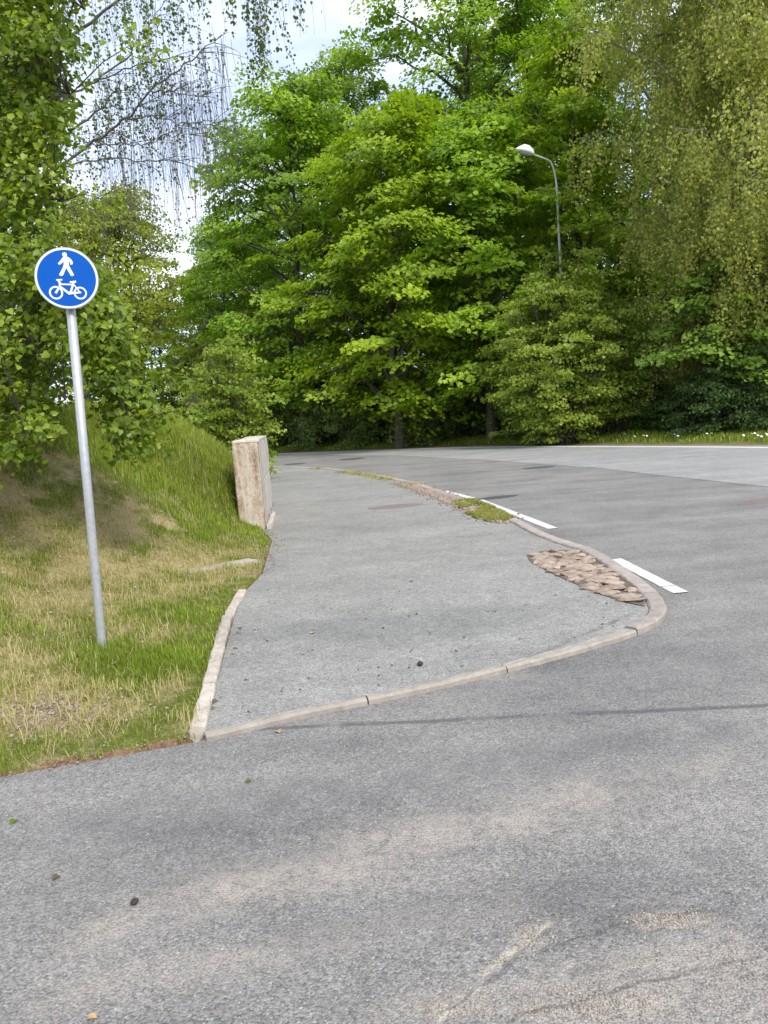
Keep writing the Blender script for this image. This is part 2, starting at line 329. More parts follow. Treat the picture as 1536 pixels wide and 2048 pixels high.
M_LHEAD = plain('white_lamp_shell', (0.88, 0.89, 0.90), 0.35, 0, 0.03)
M_LENS = plain('lamp_lens', (0.35, 0.36, 0.36), 0.2, 0, 0.05)
M_BLUE = plain('sign_blue', (0.002, 0.085, 0.40), 0.32, 0, 0.03)
M_BLUE.node_tree.nodes['Principled BSDF'].inputs['Specular IOR Level'].default_value = .12; M_BLUE.node_tree.nodes['Principled BSDF'].inputs['Roughness'].default_value = .6
M_WHITE = plain('sign_white', (0.74, 0.77, 0.80), 0.35, 0, 0.04)
M_BACK = plain('sign_back_grey', (0.33, 0.34, 0.35), 0.5, 0.3, 0.05)
M_IRON = plain('cast_iron', (0.115, 0.09, 0.075), 0.6, 0.35, 0.3, 12)
M_IRONR = plain('rusty_cast_iron', (0.19, 0.125, 0.095), 0.7, 0.2, 0.3, 12)
M_CONE = plain('cone_brown', (0.035, 0.026, 0.022), 0.8, 0, 0.3, 40)
M_DRYLEAF = plain('dry_leaf', (0.09, 0.075, 0.035), 0.7, 0, 0.3, 30)
M_TANLEAF = plain('tan_leaf', (0.42, 0.27, 0.12), 0.7, 0, 0.3, 30)
M_PETAL = plain('white_petal', (0.8, 0.8, 0.78), 0.6, 0, 0.03)
M_HWALL = plain('cream_house_wall', (0.50, 0.40, 0.27), 0.8, 0, 0.1)
M_HROOF = plain('dark_roof_tile', (0.05, 0.042, 0.04), 0.8, 0, 0.2)
M_HBOARD = plain('weathered_board', (0.42, 0.34, 0.30), 0.8, 0, 0.15)
M_GLASS = plain('window_glass', (0.03, 0.035, 0.04), 0.08, 0, 0.02)

# ground: grass turf, straw, soil and wood floor, from the terrain's own attributes
m, t, p = newmat('turf_ground'); P = pos(t); L = t.links.new
lush = N(t, 'ShaderNodeAttribute', attribute_name='lush').outputs['Fac']; edge = N(t, 'ShaderNodeAttribute', attribute_name='edge').outputs['Fac']
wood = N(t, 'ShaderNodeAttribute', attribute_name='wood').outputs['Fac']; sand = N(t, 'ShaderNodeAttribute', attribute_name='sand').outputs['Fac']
n1 = noise(t, 7, 6, 0.7, P); n2 = noise(t, 45, 5, 0.75, P)
straw = ramp(t, [(0.3, (0.20, 0.155, 0.075)), (0.5, (0.40, 0.33, 0.17)), (0.7, (0.58, 0.49, 0.29))]); L(n2, straw.inputs[0])
turf = ramp(t, [(0.3, (0.07, 0.09, 0.018)), (0.7, (0.18, 0.20, 0.04))]); L(n2, turf.inputs[0])
fl = math_(t, 'ADD', lush, math_(t, 'MULTIPLY', math_(t, 'SUBTRACT', n1, 0.5), 0.9)); c = mixc(t, mapr(t, fl, 0.3, 0.62), straw.outputs[0], turf.outputs[0])
litter = ramp(t, [(0.35, (0.13, 0.065, 0.035)), (0.65, (0.33, 0.21, 0.13))]); L(n2, litter.inputs[0])
c = mixc(t, mapr(t, math_(t, 'ADD', edge, math_(t, 'MULTIPLY', math_(t, 'SUBTRACT', n1, 0.5), 1.0)), 0.35, 0.7), c, litter.outputs[0])
sandc = ramp(t, [(0.3, (0.22, 0.15, 0.09)), (0.7, (0.46, 0.35, 0.24))]); L(n2, sandc.inputs[0]); c = mixc(t, mapr(t, math_(t, 'ADD', sand, math_(t, 'MULTIPLY', math_(t, 'SUBTRACT', n1, 0.5), 0.8)), 0.35, 0.65), c, sandc.outputs[0])
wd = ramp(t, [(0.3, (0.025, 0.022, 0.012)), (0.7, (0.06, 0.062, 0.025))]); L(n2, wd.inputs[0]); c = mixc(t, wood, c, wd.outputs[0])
L(c, p.inputs['Base Color']); p.inputs['Roughness'].default_value = 0.95; p.inputs['Specular IOR Level'].default_value = 0.1
bump(t, p, math_(t, 'ADD', n1, n2), 0.8, 0.03); M_GROUND = m

# ------------------------------------------------------------------ layout (metres, from the photograph's ground points)
KL = [(-0.95, 3.40), (-1.01, 3.92), (-1.11, 4.72), (-1.23, 5.73), (-1.28, 6.39), (-1.23, 7.10), (-1.42, 9.14), (-1.71, 10.18), (-2.02, 13.18),
      (-2.5, 16.0), (-3.5, 19.5), (-5.4, 22.4), (-9, 24.3), (-16, 25), (-40, 23)]
KF = [(-0.95, 3.40), (-0.51, 3.60), (0.18, 3.84), (0.75, 4.10), (1.26, 4.37), (1.64, 4.62), (1.82, 4.87), (1.92, 5.28), (1.96, 5.93), (1.97, 7.05), (1.82, 7.6), (1.70, 8.3),
      (1.63, 9.47), (1.27, 11.62), (0.97, 13.51), (0.4, 16.18), (-0.83, 19.68), (-2.14, 22.44), (-4.0, 24.7), (-8.6, 27.0), (-16, 27.8), (-40, 25.8)]
FAR = [(-40, 33), (-20, 36.6), (-10, 37.2), (-5.18, 35.5), (-1.24, 32.0), (2.0, 30.0), (4.52, 27.5), (6.99, 23.6), (9.79, 18.7), (12.2, 13), (14, 6), (15.5, -5), (16, -30)]
SIDE = [(-40, -30), (-40, -6.4), (-10, 1.05), (-1.82, 3.17)]
PAVE = np.array(SIDE + KL + FAR)
def poly_sd(x, y, poly):
    x = np.asarray(x, float); y = np.asarray(y, float); ins = np.zeros(x.shape, bool); dm = np.full(x.shape, 1e9)
    n = len(poly)
    for i in range(n):
        ax, ay = poly[i]; bx, by = poly[(i + 1) % n]
        c = ((ay > y) != (by > y)) & (x < (bx - ax) * (y - ay) / (by - ay + 1e-12) + ax); ins ^= c
        vx, vy = bx - ax, by - ay; tt = np.clip(((x - ax) * vx + (y - ay) * vy) / (vx * vx + vy * vy + 1e-12), 0, 1)
        dm = np.minimum(dm, np.hypot(x - ax - tt * vx, y - ay - tt * vy))
    return np.where(ins, -dm, dm)
def is_left(x, y): return (x < 1.0) & (y < 29)
def height(x, y, s=None):
    x = np.asarray(x, float); y = np.asarray(y, float)
    if s is None: s = poly_sd(x, y, PAVE)
    k = sstep(y, 5.5, 10.0); wdt = 6.2 + (2.7 - 6.2) * k
    off = 0.75 * sstep(y, 9.9, 10.7) * sstep(-y, -15, -13)
    bank = 0.015 + 0.04 * np.clip(s, 0, 2) + 1.66 * sstep((s - 0.35 * (1 - k) + off) / wdt)
    bank = bank + (fbm(x, y, 1.1, 3, 5) - 0.5) * 0.30 * sstep(s, 1.0, 2.6) + (fbm(x, y, 4, 3, 9) - 0.5) * 0.10 * sstep(s, 0.05, 0.5)
    far = -0.01 + 0.12 * sstep(s, 0, 2.0) + 0.012 * np.clip(s, 0, 60) + (fbm(x, y, 0.6, 3, 2) - 0.5) * 0.25 * sstep(s, 0.5, 3)
    z = np.where(is_left(x, y), bank, far)
    return np.where(s <= 0.0, -0.06, z)
def hz(x, y): return float(height(np.array([x]), np.array([y]))[0])

sg = lambda a, b, st: np.arange(a, b, st)
xs = np.concatenate([sg(-400, -40, 30), sg(-40, -9, 1), sg(-9, -0.6, 0.07), sg(-0.6, 2.4, 0.25), sg(2.4, 45, 0.6), sg(45, 400, 30), [400]])
ys = np.concatenate([sg(-100, -5, 10), sg(-5, 2.4, 0.5), sg(2.4, 14, 0.07), sg(14, 60, 0.5), sg(60, 500, 30), [500]])
X, Y = np.meshgrid(xs, ys, indexing='ij'); sd = poly_sd(X, Y, PAVE); Z = height(X, Y, sd)
def lushf(x, y, s):
    v = fbm(x, y, 0.9, 3, 11) * 0.40 + fbm(x, y, 3.2, 2, 14) * 0.38 + fbm(x, y, 9, 2, 15) * 0.22; v = .5 + (v - .5) * 1.25
    v = v + 0.30 * sstep(y, 8.0, 10.5) - 0.05 * sstep(-((x + 3.1) ** 2 / 1.6 + (y - 7.4) ** 2 / 2.2), -1.2, 0) - 0.02
    v = v + 0.22 * np.exp(-((x + 1.55) ** 2 / 0.10 + (y - 4.45) ** 2 / 0.08)) + 0.12 * sstep(-s, -0.5, 0)
    return v
LU = lushf(X, Y, sd); left = is_left(X, Y)
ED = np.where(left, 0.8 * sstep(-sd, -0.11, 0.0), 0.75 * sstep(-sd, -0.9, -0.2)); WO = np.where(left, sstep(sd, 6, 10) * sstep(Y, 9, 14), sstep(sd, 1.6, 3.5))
sc_ = G(100, 1405, 0.12); SAN = np.exp(-(((X - sc_[0]) / 0.30) ** 2 + ((Y - sc_[1]) / 0.16) ** 2))
nx, ny = len(xs), len(ys); I = np.arange(nx * ny).reshape(nx, ny)
T = np.stack([I[:-1, :-1], I[1:, :-1], I[1:, 1:], I[:-1, 1:]], -1).reshape(-1, 4)
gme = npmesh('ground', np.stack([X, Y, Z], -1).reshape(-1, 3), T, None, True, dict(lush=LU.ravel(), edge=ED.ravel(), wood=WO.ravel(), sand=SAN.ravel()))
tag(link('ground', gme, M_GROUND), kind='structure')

def sheet(name, poly, z, mat, parent=None, cuts=0):
    bm = bmesh.new(); f = bm.faces.new([bm.verts.new((q[0], q[1], z)) for q in poly])
    if f.normal.z < 0: bmesh.ops.reverse_faces(bm, faces=[f])
    bm.normal_update()
    bmesh.ops.triangulate(bm, faces=bm.faces[:])
    me = bpy.data.meshes.new(name); bm.to_mesh(me); bm.free()
    return link(name, me, mat, parent)
def dense(pts, step):
    out = []
    for a, b in zip(pts[:-1], pts[1:]):
        a = np.array(a, float); b = np.array(b, float); n = max(1, int(np.linalg.norm(b - a) / step))
        out += [tuple(a + (b - a) * i / n) for i in range(n)]
    return out + [tuple(pts[-1])]
def smooth(pts, it=2):
    for _ in range(it):
        o = [pts[0]]
        for a, b in zip(pts[:-1], pts[1:]):
            a = np.array(a, float); b = np.array(b, float); o += [tuple(a * 0.75 + b * 0.25), tuple(a * 0.25 + b * 0.75)]
        pts = o + [pts[-1]]
    return pts
def rough_edge(pts, amp, f=3.0, seed=0):
    P_ = np.array(dense(pts, 0.12)); d = np.gradient(P_, axis=0); n = np.stack([-d[:, 1], d[:, 0]], 1); n /= np.linalg.norm(n, axis=1, keepdims=True) + 1e-9
    k = (fbm(P_[:, 0], P_[:, 1], f, 3, seed) - 0.5) * 2 * amp
    return [tuple(q) for q in P_ + n * k[:, None]]
KFs = [KF[0]] + smooth(KF[1:13], 2) + smooth(KF[13:], 1)
tag(sheet('road', SIDE + [KL[0]] + KL[1:] + FAR, 0.0, M_ROAD), kind='structure')
lane = [(-40, 29.6), (-20, 32.6), (-10, 33.4), (-6, 33.2), (-3.4, 31.6), (0.69, 25.6), (3.2, 19.9), (4.65, 15.7), (5.69, 10.9), (6.2, 5), (6.6, -8)]
lane = rough_edge(lane, 0.05, 1.2) + [(13.6, -8), (13.3, 5.9), (11.6, 12.8), (9.3, 18.4), (6.6, 23.2), (4.2, 26.9), (1.8, 29.4), (-1.4, 31.5), (-5.4, 34.9), (-10, 36.6), (-20, 36.0), (-40, 32.4)]
tag(sheet('road_lane', lane, 0.004, M_LANE), kind='structure')
path_poly = KL[:1] + KL[1:-1] + KFs[::-1][1:-1]
tag(sheet('cycle_path', path_poly, 0.028, M_PATH), kind='structure')

# painted lines
def line_quad(name, a, b, wd, label, group=None, z=0.008, chip=None):
    a = np.array(a[:2]); b = np.array(b[:2]); d = (b - a) / np.linalg.norm(b - a); n = np.array([-d[1], d[0]]) * wd / 2
    k = 14; ts = np.linspace(0, 1, k); L_ = [a + (b - a) * x + n * (1 + 0.10 * (random.random() - 0.5)) for x in ts]; R_ = [a + (b - a) * x - n * (1 + 0.10 * (random.random() - 0.5)) for x in ts]
    bm = bmesh.new(); lo = [bm.verts.new((*q, z)) for q in L_]; ro = [bm.verts.new((*q, z)) for q in R_]
    lt = [bm.verts.new((*q, z - 0.008)) for q in L_]; rt = [bm.verts.new((*q, z - 0.008)) for q in R_]
    for i in range(k - 1):
        bm.faces.new((lo[i], lo[i + 1], ro[i + 1], ro[i])); bm.faces.new((lo[i], lt[i], lt[i + 1], lo[i + 1])); bm.faces.new((ro[i], ro[i + 1], rt[i + 1], rt[i]))
    o = bmobj(name, bm, M_PAINT); return tag(o, label, 'road marking', group)
line_quad('edge_line_dash', (2.11, 6.72), (2.165, 5.62), 0.115, 'long piece of the white dash beside the cobble patch')
line_quad('edge_line_dash', (2.166, 5.608), (2.18, 5.40), 0.115, 'short broken off end of the white dash beside the cobble patch')
line_quad('edge_line_dash', (1.98, 8.62), (1.55, 11.80), 0.12, 'long white dash beside the grass tuft on the kerb line')
line_quad('edge_line_dash', (1.47, 12.1), (1.12, 13.5), 0.12, 'white dash beyond the dark drain cover by the kerb')
fl_pts = smooth([(13.2, 5.9), (11.5, 12.8), (9.2, 18.3), (6.5, 23.1), (4.1, 26.8), (1.7, 29.2), (-1.5, 31.3), (-5.5, 34.7), (-10, 36.3), (-20, 35.7)], 2)
fp = np.array(fl_pts); d = np.gradient(fp, axis=0); n = np.stack([-d[:, 1], d[:, 0]], 1); n /= np.linalg.norm(n, axis=1, keepdims=True)
V = np.concatenate([np.c_[fp + n * 0.17, np.full(len(fp), 0.0085)], np.c_[fp - n * 0.17, np.full(len(fp), 0.0085)]]); k = len(fp)
T = np.array([[i, k + i, k + i + 1, i + 1] for i in range(k - 1)]); 
tag(link('edge_line', npmesh('edge_line', V, T[:, ::-1]), M_PAINT), 'continuous white edge line along the far side of the road', 'road marking')

# kerbs: every stone its own part
def kerb_mesh(pts, wd, z0, z1, ch=0.012, jit=0.0, wf=None):
    P_ = np.array(pts, float); d = np.gradient(P_, axis=0); n = np.stack([-d[:, 1], d[:, 0]], 1); n /= np.linalg.norm(n, axis=1, keepdims=True) + 1e-9
    prof = [(-wd / 2, z0), (-wd / 2, z1 - ch), (-wd / 2 + ch, z1), (-wd / 6, z1 + 0.001), (wd / 6, z1 + 0.001), (wd / 2 - ch, z1), (wd / 2, z1 - ch), (wd / 2, z0)]
    bm = bmesh.new(); rings = []
    for i in range(len(P_)):
        if wf: wd = wf(i / (len(P_) - 1)); prof = [(-wd / 2, z0), (-wd / 2, z1 - ch), (-wd / 2 + ch, z1), (-wd / 6, z1 + 0.001), (wd / 6, z1 + 0.001), (wd / 2 - ch, z1), (wd / 2, z1 - ch), (wd / 2, z0)]
        rings.append([bm.verts.new((P_[i, 0] + n[i, 0] * (o + (random.random() - .5) * jit), P_[i, 1] + n[i, 1] * (o + (random.random() - .5) * jit), zz + (random.random() - .5) * jit * (zz > z0))) for o, zz in prof])
    for a, b in zip(rings[:-1], rings[1:]):
        for j in range(len(prof) - 1): bm.faces.new((a[j], a[j + 1], b[j + 1], b[j]))
    bm.faces.new(rings[0]); bm.faces.new(rings[-1][::-1])
    return bm
def resample(pts, s0, s1, step):
    P_ = np.array(pts, float); seg = np.r_[0, np.cumsum(np.linalg.norm(np.diff(P_, axis=0), axis=1))]
    n = max(2, int((s1 - s0) / step) + 1); ss = np.linspace(s0, s1, n); return [(np.interp(q, seg, P_[:, 0]), np.interp(q, seg, P_[:, 1])) for q in ss]
def plen(pts): P_ = np.array(pts, float); return np.linalg.norm(np.diff(P_, axis=0), axis=1).sum()
kr = empty('kerb', (-1.1, 4.6, 0)); tag(kr, 'raised pale kerb between the grass bank and the cycle path', 'kerb')
kl = [(-0.985, 3.43), (-1.05, 3.95), (-1.15, 4.72), (-1.28, 5.73), (-1.30, 6.36)]
s = 0.0; tot = plen(kl)
for ln in (0.62, 0.70, 0.78, 0.55, 0.45):
    e = min(s + ln, tot); pts = resample(kl, s + 0.006, e - 0.006, 0.08); dx = random.uniform(-.008, .008)
    o = bmobj('kerb_stone', kerb_mesh([(a + dx, b) for a, b in pts], 0.078, -0.08, 0.055 + random.uniform(-.006, .008), 0.012, 0.008), M_KERB, kr)
    o.matrix_parent_inverse = Matrix.Translation(-Vector(kr.location)); s = e
kr = empty('kerb', (0.7, 4.1, 0)); tag(kr, 'low worn kerb around the mouth of the cycle path', 'kerb')
kf = [(-0.945, 3.405)] + KFs[1:]
P_ = np.array(kf); cut = [i for i in range(len(kf)) if kf[i][1] > 10.2][0]; kf1 = kf[:cut]
s = 0.0; tot = plen(kf1); i = 0
while s < tot - 0.15:
    ln = random.uniform(0.8, 1.05); e = min(s + ln, tot); pts = resample(kf1, s + 0.004, e - 0.004, 0.06)
    top = float(np.interp(s, [0, 1.8, 3.2], [.034, .036, .05])); wfun = lambda q, a=s, b=e: float(np.interp(a + (b - a) * q, [0, 1.5, 2.8, 3.6], [.06, .065, .095, .125]))
    o = bmobj('kerb_stone', kerb_mesh(pts, .1, -0.08, top + random.uniform(-.002, .002), 0.012, 0.006, wfun), M_KERBF if s < 1.7 else M_KERBR, kr)
    o.matrix_parent_inverse = Matrix.Translation(-Vector(kr.location)); s = e; i += 1
kr = empty('kerb', (0.5, 15.5, 0)); tag(kr, 'far stretch of overgrown kerb curving between cycle path and road', 'kerb')
kf2 = kf[cut:]; kf2 = [q for q in kf2 if q[1] < 29]; s = 0.0; tot = plen(kf2)
while s < tot - 0.3:
    ln = random.uniform(0.9, 1.1); e = min(s + ln, tot); pts = resample(kf2, s + 0.004, e - 0.004, 0.25)
    o = bmobj('kerb_stone', kerb_mesh(pts, 0.14, -0.08, 0.05 + random.uniform(-.004, .004), 0.012, 0.008), M_KERBR, kr)
    o.matrix_parent_inverse = Matrix.Translation(-Vector(kr.location)); s = e
# flat slab crossing the grass, and the pale strip along the wall foot
def along(name, a, b, wd, z0, z1, mat, label, cat):
    pts = resample([a, b], 0, plen([a, b]), 0.12); o = bmobj(name, kerb_mesh(pts, wd, z0, z1, 0.012, 0.014), mat); return tag(o, label, cat)
s0 = G(505, 1117, 0.06); s1 = G(365, 1114, 0.24)
sl = along('concrete_slab', (s0[0], s0[1]), (s1[0], s1[1]), 0.17, -0.1, 0.15, M_KERB, 'half buried concrete slab across the grass near the wall', 'slab')
for v in sl.data.vertices: v.co.z = hz(v.co.x, v.co.y) * .6 + .4 * hz((s0[0] + s1[0]) / 2, s0[1]) + (.022 if v.co.z > 0 else -.15)
along('wall_footing', (-1.60, 10.15), (-1.725, 11.5), 0.06, -0.05, 0.10, M_KERB, 'pale strip of concrete at the foot of the wall', 'footing')

# cobble patch
ck_poly = [(1.37, 7.08), (1.55, 7.22), (1.82, 7.16), (1.895, 6.9), (1.89, 6.3), (1.885, 5.7), (1.85, 5.3), (1.77, 5.02), (1.68, 5.16), (1.56, 5.5), (1.45, 6.0), (1.36, 6.5), (1.33, 6.85)]
cob = empty('cobble_patch', (1.7, 6.2, 0.03)); tag(cob, 'patch of exposed reddish brown cobbles against the kerb', 'cobbles')
bed = sheet('soil_bed', ck_poly, 0.034, stone('cobble_bed', (0.10, 0.075, 0.055), (0.24, 0.18, 0.13), 20)[0], cob); bed.matrix_parent_inverse = Matrix.Translation(-Vector(cob.location))
def rock_bm(rx, ry, rz, seed, sub=2, amp=0.28):
    bm = bmesh.new(); bmesh.ops.create_icosphere(bm, subdivisions=sub, radius=1.0); r = random.Random(seed); ph = [r.uniform(0, 6) for _ in range(9)]
    for v in bm.verts:
        c = v.co; k = 1 + amp * (math.sin(c.x * 2.3 + ph[0]) * math.sin(c.y * 2.1 + ph[1]) + 0.6 * math.sin(c.z * 3.7 + ph[2] + c.x * 3) * math.sin(c.y * 4.1 + ph[3]))
        v.co = Vector((c.x * k * rx, c.y * k * ry, c.z * k * rz))
    return bm
crock = []
for i in range(6):
    bm = rock_bm(0.085, 0.05, 0.026, i, 2, 0.32); me = bpy.data.meshes.new('cobble'); bm.to_mesh(me); bm.free(); me.materials.append(M_COBB); crock.append(me)
bb = np.array(ck_poly); k = 0
for yy in np.arange(bb[:, 1].min(), bb[:, 1].max(), 0.085):
    for xx in np.arange(bb[:, 0].min(), bb[:, 0].max(), 0.115):
        x = xx + random.uniform(-.03, .03) + (0.06 if int(yy * 10) % 2 else 0); y = yy + random.uniform(-.025, .025)
        if poly_sd(np.array([x]), np.array([y]), ck_poly)[0] > -0.03 or random.random() < .12: continue
        o = bpy.data.objects.new('cobble', random.choice(crock)); COL.objects.link(o); o.parent = cob
        o.location = (x - 1.7, y - 6.2, 0.004 + random.uniform(-.008, .008)); o.rotation_euler = (random.uniform(-.2, .2), random.uniform(-.2, .2), random.uniform(-.7, .7)); q = random.choice([.55, .75, .9, 1.1, 1.25]); o.scale = (q, q, random.uniform(.55, .95)); k += 1

# bitumen repair patches in the asphalt
def patch(px, py, wd, dp, tilt, z, mat, label):
    c = G(px, py, z); q = []
    for i in range(26):
        a = i * 2 * PI / 26; rr = 1 + random.uniform(-.13, .13); u = math.cos(a) * wd / 2 * rr; v = math.sin(a) * abs(math.sin(a)) ** .3 * dp / 2 * rr
        q.append((c[0] + u * math.cos(tilt) - v * math.sin(tilt), c[1] + u * math.sin(tilt) + v * math.cos(tilt)))
    bm = bmesh.new(); lo = [bm.verts.new((*k, z - .02)) for k in q]; hi = [bm.verts.new((c[0] + (k[0] - c[0]) * .97, c[1] + (k[1] - c[1]) * .97, z + .005)) for k in q]
    bm.faces.new(hi); n = len(q)
    for i in range(n): bm.faces.new((lo[i], lo[(i + 1) % n], hi[(i + 1) % n], hi[i]))
    tag(bmobj('asphalt_patch', bm, mat), label, 'patch')
M_TAR = stone('dark_bitumen', (0.05, 0.05, 0.052), (0.10, 0.10, 0.10), 30)[0]; M_TARB = stone('brown_bitumen', (0.14, 0.11, 0.10), (0.22, 0.18, 0.165), 30)[0]
patch(792, 1013, 0.92, 0.50, 0.05, 0.028, M_TARB, 'brownish repair patch in the cycle path')
patch(995, 995, 0.72, 0.34, 0.35, 0.001, M_TAR, 'dark repair patch in the road beside the white dashes')
patch(1077, 935, 0.86, 0.55, 0.45, 0.003, M_TAR, 'dark repair patch in the road near the edge of the pale lane')
patch(1512, 1003, 0.66, 0.30, 0.5, 0.001, M_TARB, 'brown repair patch in the road farthest from the cycle path')
patch(705, 918, 0.95, 1.0, 0.4, 0.003, M_TAR, 'dark repair patch far off where the road bends away')
patch(590, 928, 0.8, 0.9, 0.4, 0.001, M_TAR, 'small dark repair patch in the road beyond the wall end')

# ------------------------------------------------------------------ concrete wall end
A = np.array([-1.655, 10.20]); B = np.array([-1.965, 13.2]); dv = (B - A) / np.linalg.norm(B - A); nv = np.array([-dv[1], dv[0]])   # nv points left
def wblock(name, u0, u1, v0, v1, z0, z1, mat, parent, org, amp=0.008, cutn=6):
    bm = bmesh.new(); bmesh.ops.create_cube(bm, size=1)
    bmesh.ops.bevel(bm, geom=bm.edges[:], offset=0.03, segments=2, affect='EDGES'); bmesh.ops.subdivide_edges(bm, edges=[e for e in bm.edges if e.calc_length() > .3], cuts=cutn, use_grid_fill=True)
    for v in bm.verts:
        u = u0 + (v.co.x + .5) * (u1 - u0); vv = v0 + (v.co.y + .5) * (v1 - v0); z = z0 + (v.co.z + .5) * (z1 - z0)
        q = (float(fbm(np.array([u * 3 + vv]), np.array([z * 3 + vv * 2]), 2.5, 3, 21)[0]) - .5) * 2
        g = A + dv * (u + q * amp) + nv * (vv - q * amp); v.co = Vector((g[0] - org[0], g[1] - org[1], z + q * amp * (z > .2)))
    return bmobj(name, bm, mat, parent, False)
wall = empty('concrete_wall', (A[0], A[1], 0)); tag(wall, 'weathered concrete wall end with rusty brown front beside the cycle path', 'wall'); org = (A[0], A[1])
wblock('end_pillar', 0.0, 0.42, 0.0, 0.36, -0.3, 1.24, M_RUST, wall, org, 0.012)
wblock('lower_block', 0.425, 2.95, 0.012, 0.34, -0.3, 0.66, M_WALLG, wall, org)
wblock('upper_block', 0.425, 2.95, 0.004, 0.34, 0.668, 1.24, M_WALLG, wall, org)
wblock('coping', 0.006, 0.415, -0.004, 0.354, 1.236, 1.268, M_CAP, wall, org, 0.010, 3); wblock('coping', 0.43, 2.945, 0.008, 0.335, 1.236, 1.265, M_CAP, wall, org, 0.008, 3)
wblock('side_render', -0.002, 0.415, -0.013, -0.002, 0.0, 1.23, M_WALLG, wall, org, 0.004)

# ------------------------------------------------------------------ sign
SD = 4.62; sb = AT(205, 1318, SD); sb[2] = hz(sb[0], sb[1]) - .01
pt = AT(134, 557, SD)           # centre of the plate
sgn = empty('path_sign', tuple(sb)); tag(sgn, 'round blue pedestrian and cycle path sign on a galvanised post', 'sign')
axis = Vector(pt - sb); H_ = axis.length; axis.normalize()
# local frame: z along the post, y away from the viewer
fwd = Vector((pt[0], pt[1], 0)).normalized(); fwd = (fwd + Vector((0.12, 0, 0))).normalized()
yy = (fwd - axis * fwd.dot(axis)).normalized(); xx = yy.cross(axis).normalized()
sgn.matrix_world = Matrix.Translation(Vector(sb)) @ Matrix([xx, yy, axis]).transposed().to_4x4()
tb = Tubes(); tb.add([(0, 0.048, -0.3), (0, 0.048, 0), (0, 0.048, 1), (0, 0.048, H_ + 0.17)], 0.0275, 20, True); link('post', tb.mesh('post'), M_GALV, sgn)
R_ = 0.176
def disc(name, r, y, thick, mat, parent, r0=0.0, seg=72):
    bm = bmesh.new(); 
    pr = [(r0, -thick / 2), (r, -thick / 2), (r, thick / 2), (r0, thick / 2)]
    rings = [[bm.verts.new((a * math.cos(i * 2 * PI / seg), y + b, H_ + a * math.sin(i * 2 * PI / seg))) for i in range(seg)] for a, b in pr if a > 0]
    for a, b in zip(rings[:-1], rings[1:]):
        for i in range(seg): bm.faces.new((a[i], a[(i + 1) % seg], b[(i + 1) % seg], b[i]))
    if r0 == 0: bm.faces.new(rings[0]); bm.faces.new(rings[-1][::-1])
    else:
        a, b = rings[-1], rings[0]
        for i in range(seg): bm.faces.new((a[i], a[(i + 1) % seg], b[(i + 1) % seg], b[i]))
    return bmobj(name, bm, mat, parent)
pl = disc('sign_plate', R_ + 0.004, 0.0, 0.016, M_BACK, sgn)
disc('blue_face', R_ * 0.938, -0.0095, 0.001, M_BLUE, pl); disc('white_border', R_, -0.0095, 0.0016, M_WHITE, pl, R_ * 0.938)
tb = Tubes(); tb.add([(-0.055, 0.03, H_ - 0.10), (-0.05, 0.085, H_ - 0.10), (0.05, 0.085, H_ - 0.10), (0.055, 0.03, H_ - 0.10)], 0.012, 6, True); link('clamp', tb.mesh('clamp'), M_GALV, sgn)
tb = Tubes(); tb.add([(-0.055, 0.03, H_ + 0.10), (-0.05, 0.085, H_ + 0.10), (0.05, 0.085, H_ + 0.10), (0.055, 0.03, H_ + 0.10)], 0.012, 6, True); link('clamp', tb.mesh('clamp'), M_GALV, sgn)
ct, st = math.cos(math.radians(-3.2)), math.sin(math.radians(-3.2))
def sp2(x, y):
    a, b = (x - 715) / 605 * R_, (735 - y) / 605 * R_; return a * ct - b * st, a * st + b * ct
ycnt = [0]
def sym_poly(bm, pts):
    ycnt[0] += 1; y = -0.0104 - ycnt[0] * 0.00025
    q = [sp2(*p_) for p_ in pts]; f = bm.faces.new([bm.verts.new((a, y, H_ + b)) for a, b in q]); f.normal_update()
    if f.normal.y > 0: f.normal_flip()
    bmesh.ops.triangulate(bm, faces=[f])
def stroke(bm, a, b, wa, wb=None):
    wb = wb or wa; a = np.array(a, float); b = np.array(b, float); d = (b - a) / np.linalg.norm(b - a); n = np.array([-d[1], d[0]])
    sym_poly(bm, [a + n * wa / 2, b + n * wb / 2, b - n * wb / 2, a - n * wa / 2])
def sring(bm, c, r, wd):
    ycnt[0] += 1; y = -0.0104 - ycnt[0] * 0.00025; n = 36
    o = [sp2(c[0] + (r + wd / 2) * math.cos(i * 2 * PI / n), c[1] + (r + wd / 2) * math.sin(i * 2 * PI / n)) for i in range(n)]; q = [sp2(c[0] + (r - wd / 2) * math.cos(i * 2 * PI / n), c[1] + (r - wd / 2) * math.sin(i * 2 * PI / n)) for i in range(n)]
    vo = [bm.verts.new((a, y, H_ + b)) for a, b in o]; vi = [bm.verts.new((a, y, H_ + b)) for a, b in q]
    for i in range(n): bm.faces.new((vo[i], vo[(i + 1) % n], vi[(i + 1) % n], vi[i]))
def finish(name, bm):
    me = bpy.data.meshes.new(name); bm.to_mesh(me); bm.free(); return link(name, me, M_WHITE, pl)
bm = bmesh.new()
sym_poly(bm, [(688 + 46 * math.cos(i * PI / 10), 264 + 44 * math.sin(i * PI / 10)) for i in range(20)])
sym_poly(bm, [(655, 315), (695, 300), (745, 305), (800, 340), (838, 392), (842, 440), (820, 458), (790, 455), (785, 410), (765, 385), (765, 470), (785, 520), (858, 660), (838, 682), (800, 685), (712, 530), (648, 680), (625, 695), (580, 692), (572, 672), (650, 520), (665, 465), (668, 405), (605, 465), (570, 472), (555, 450), (620, 370)])
finish('pedestrian_symbol', bm)
bm = bmesh.new()
sring(bm, (500, 1040), 118, 34); sring(bm, (968, 1020), 112, 32)
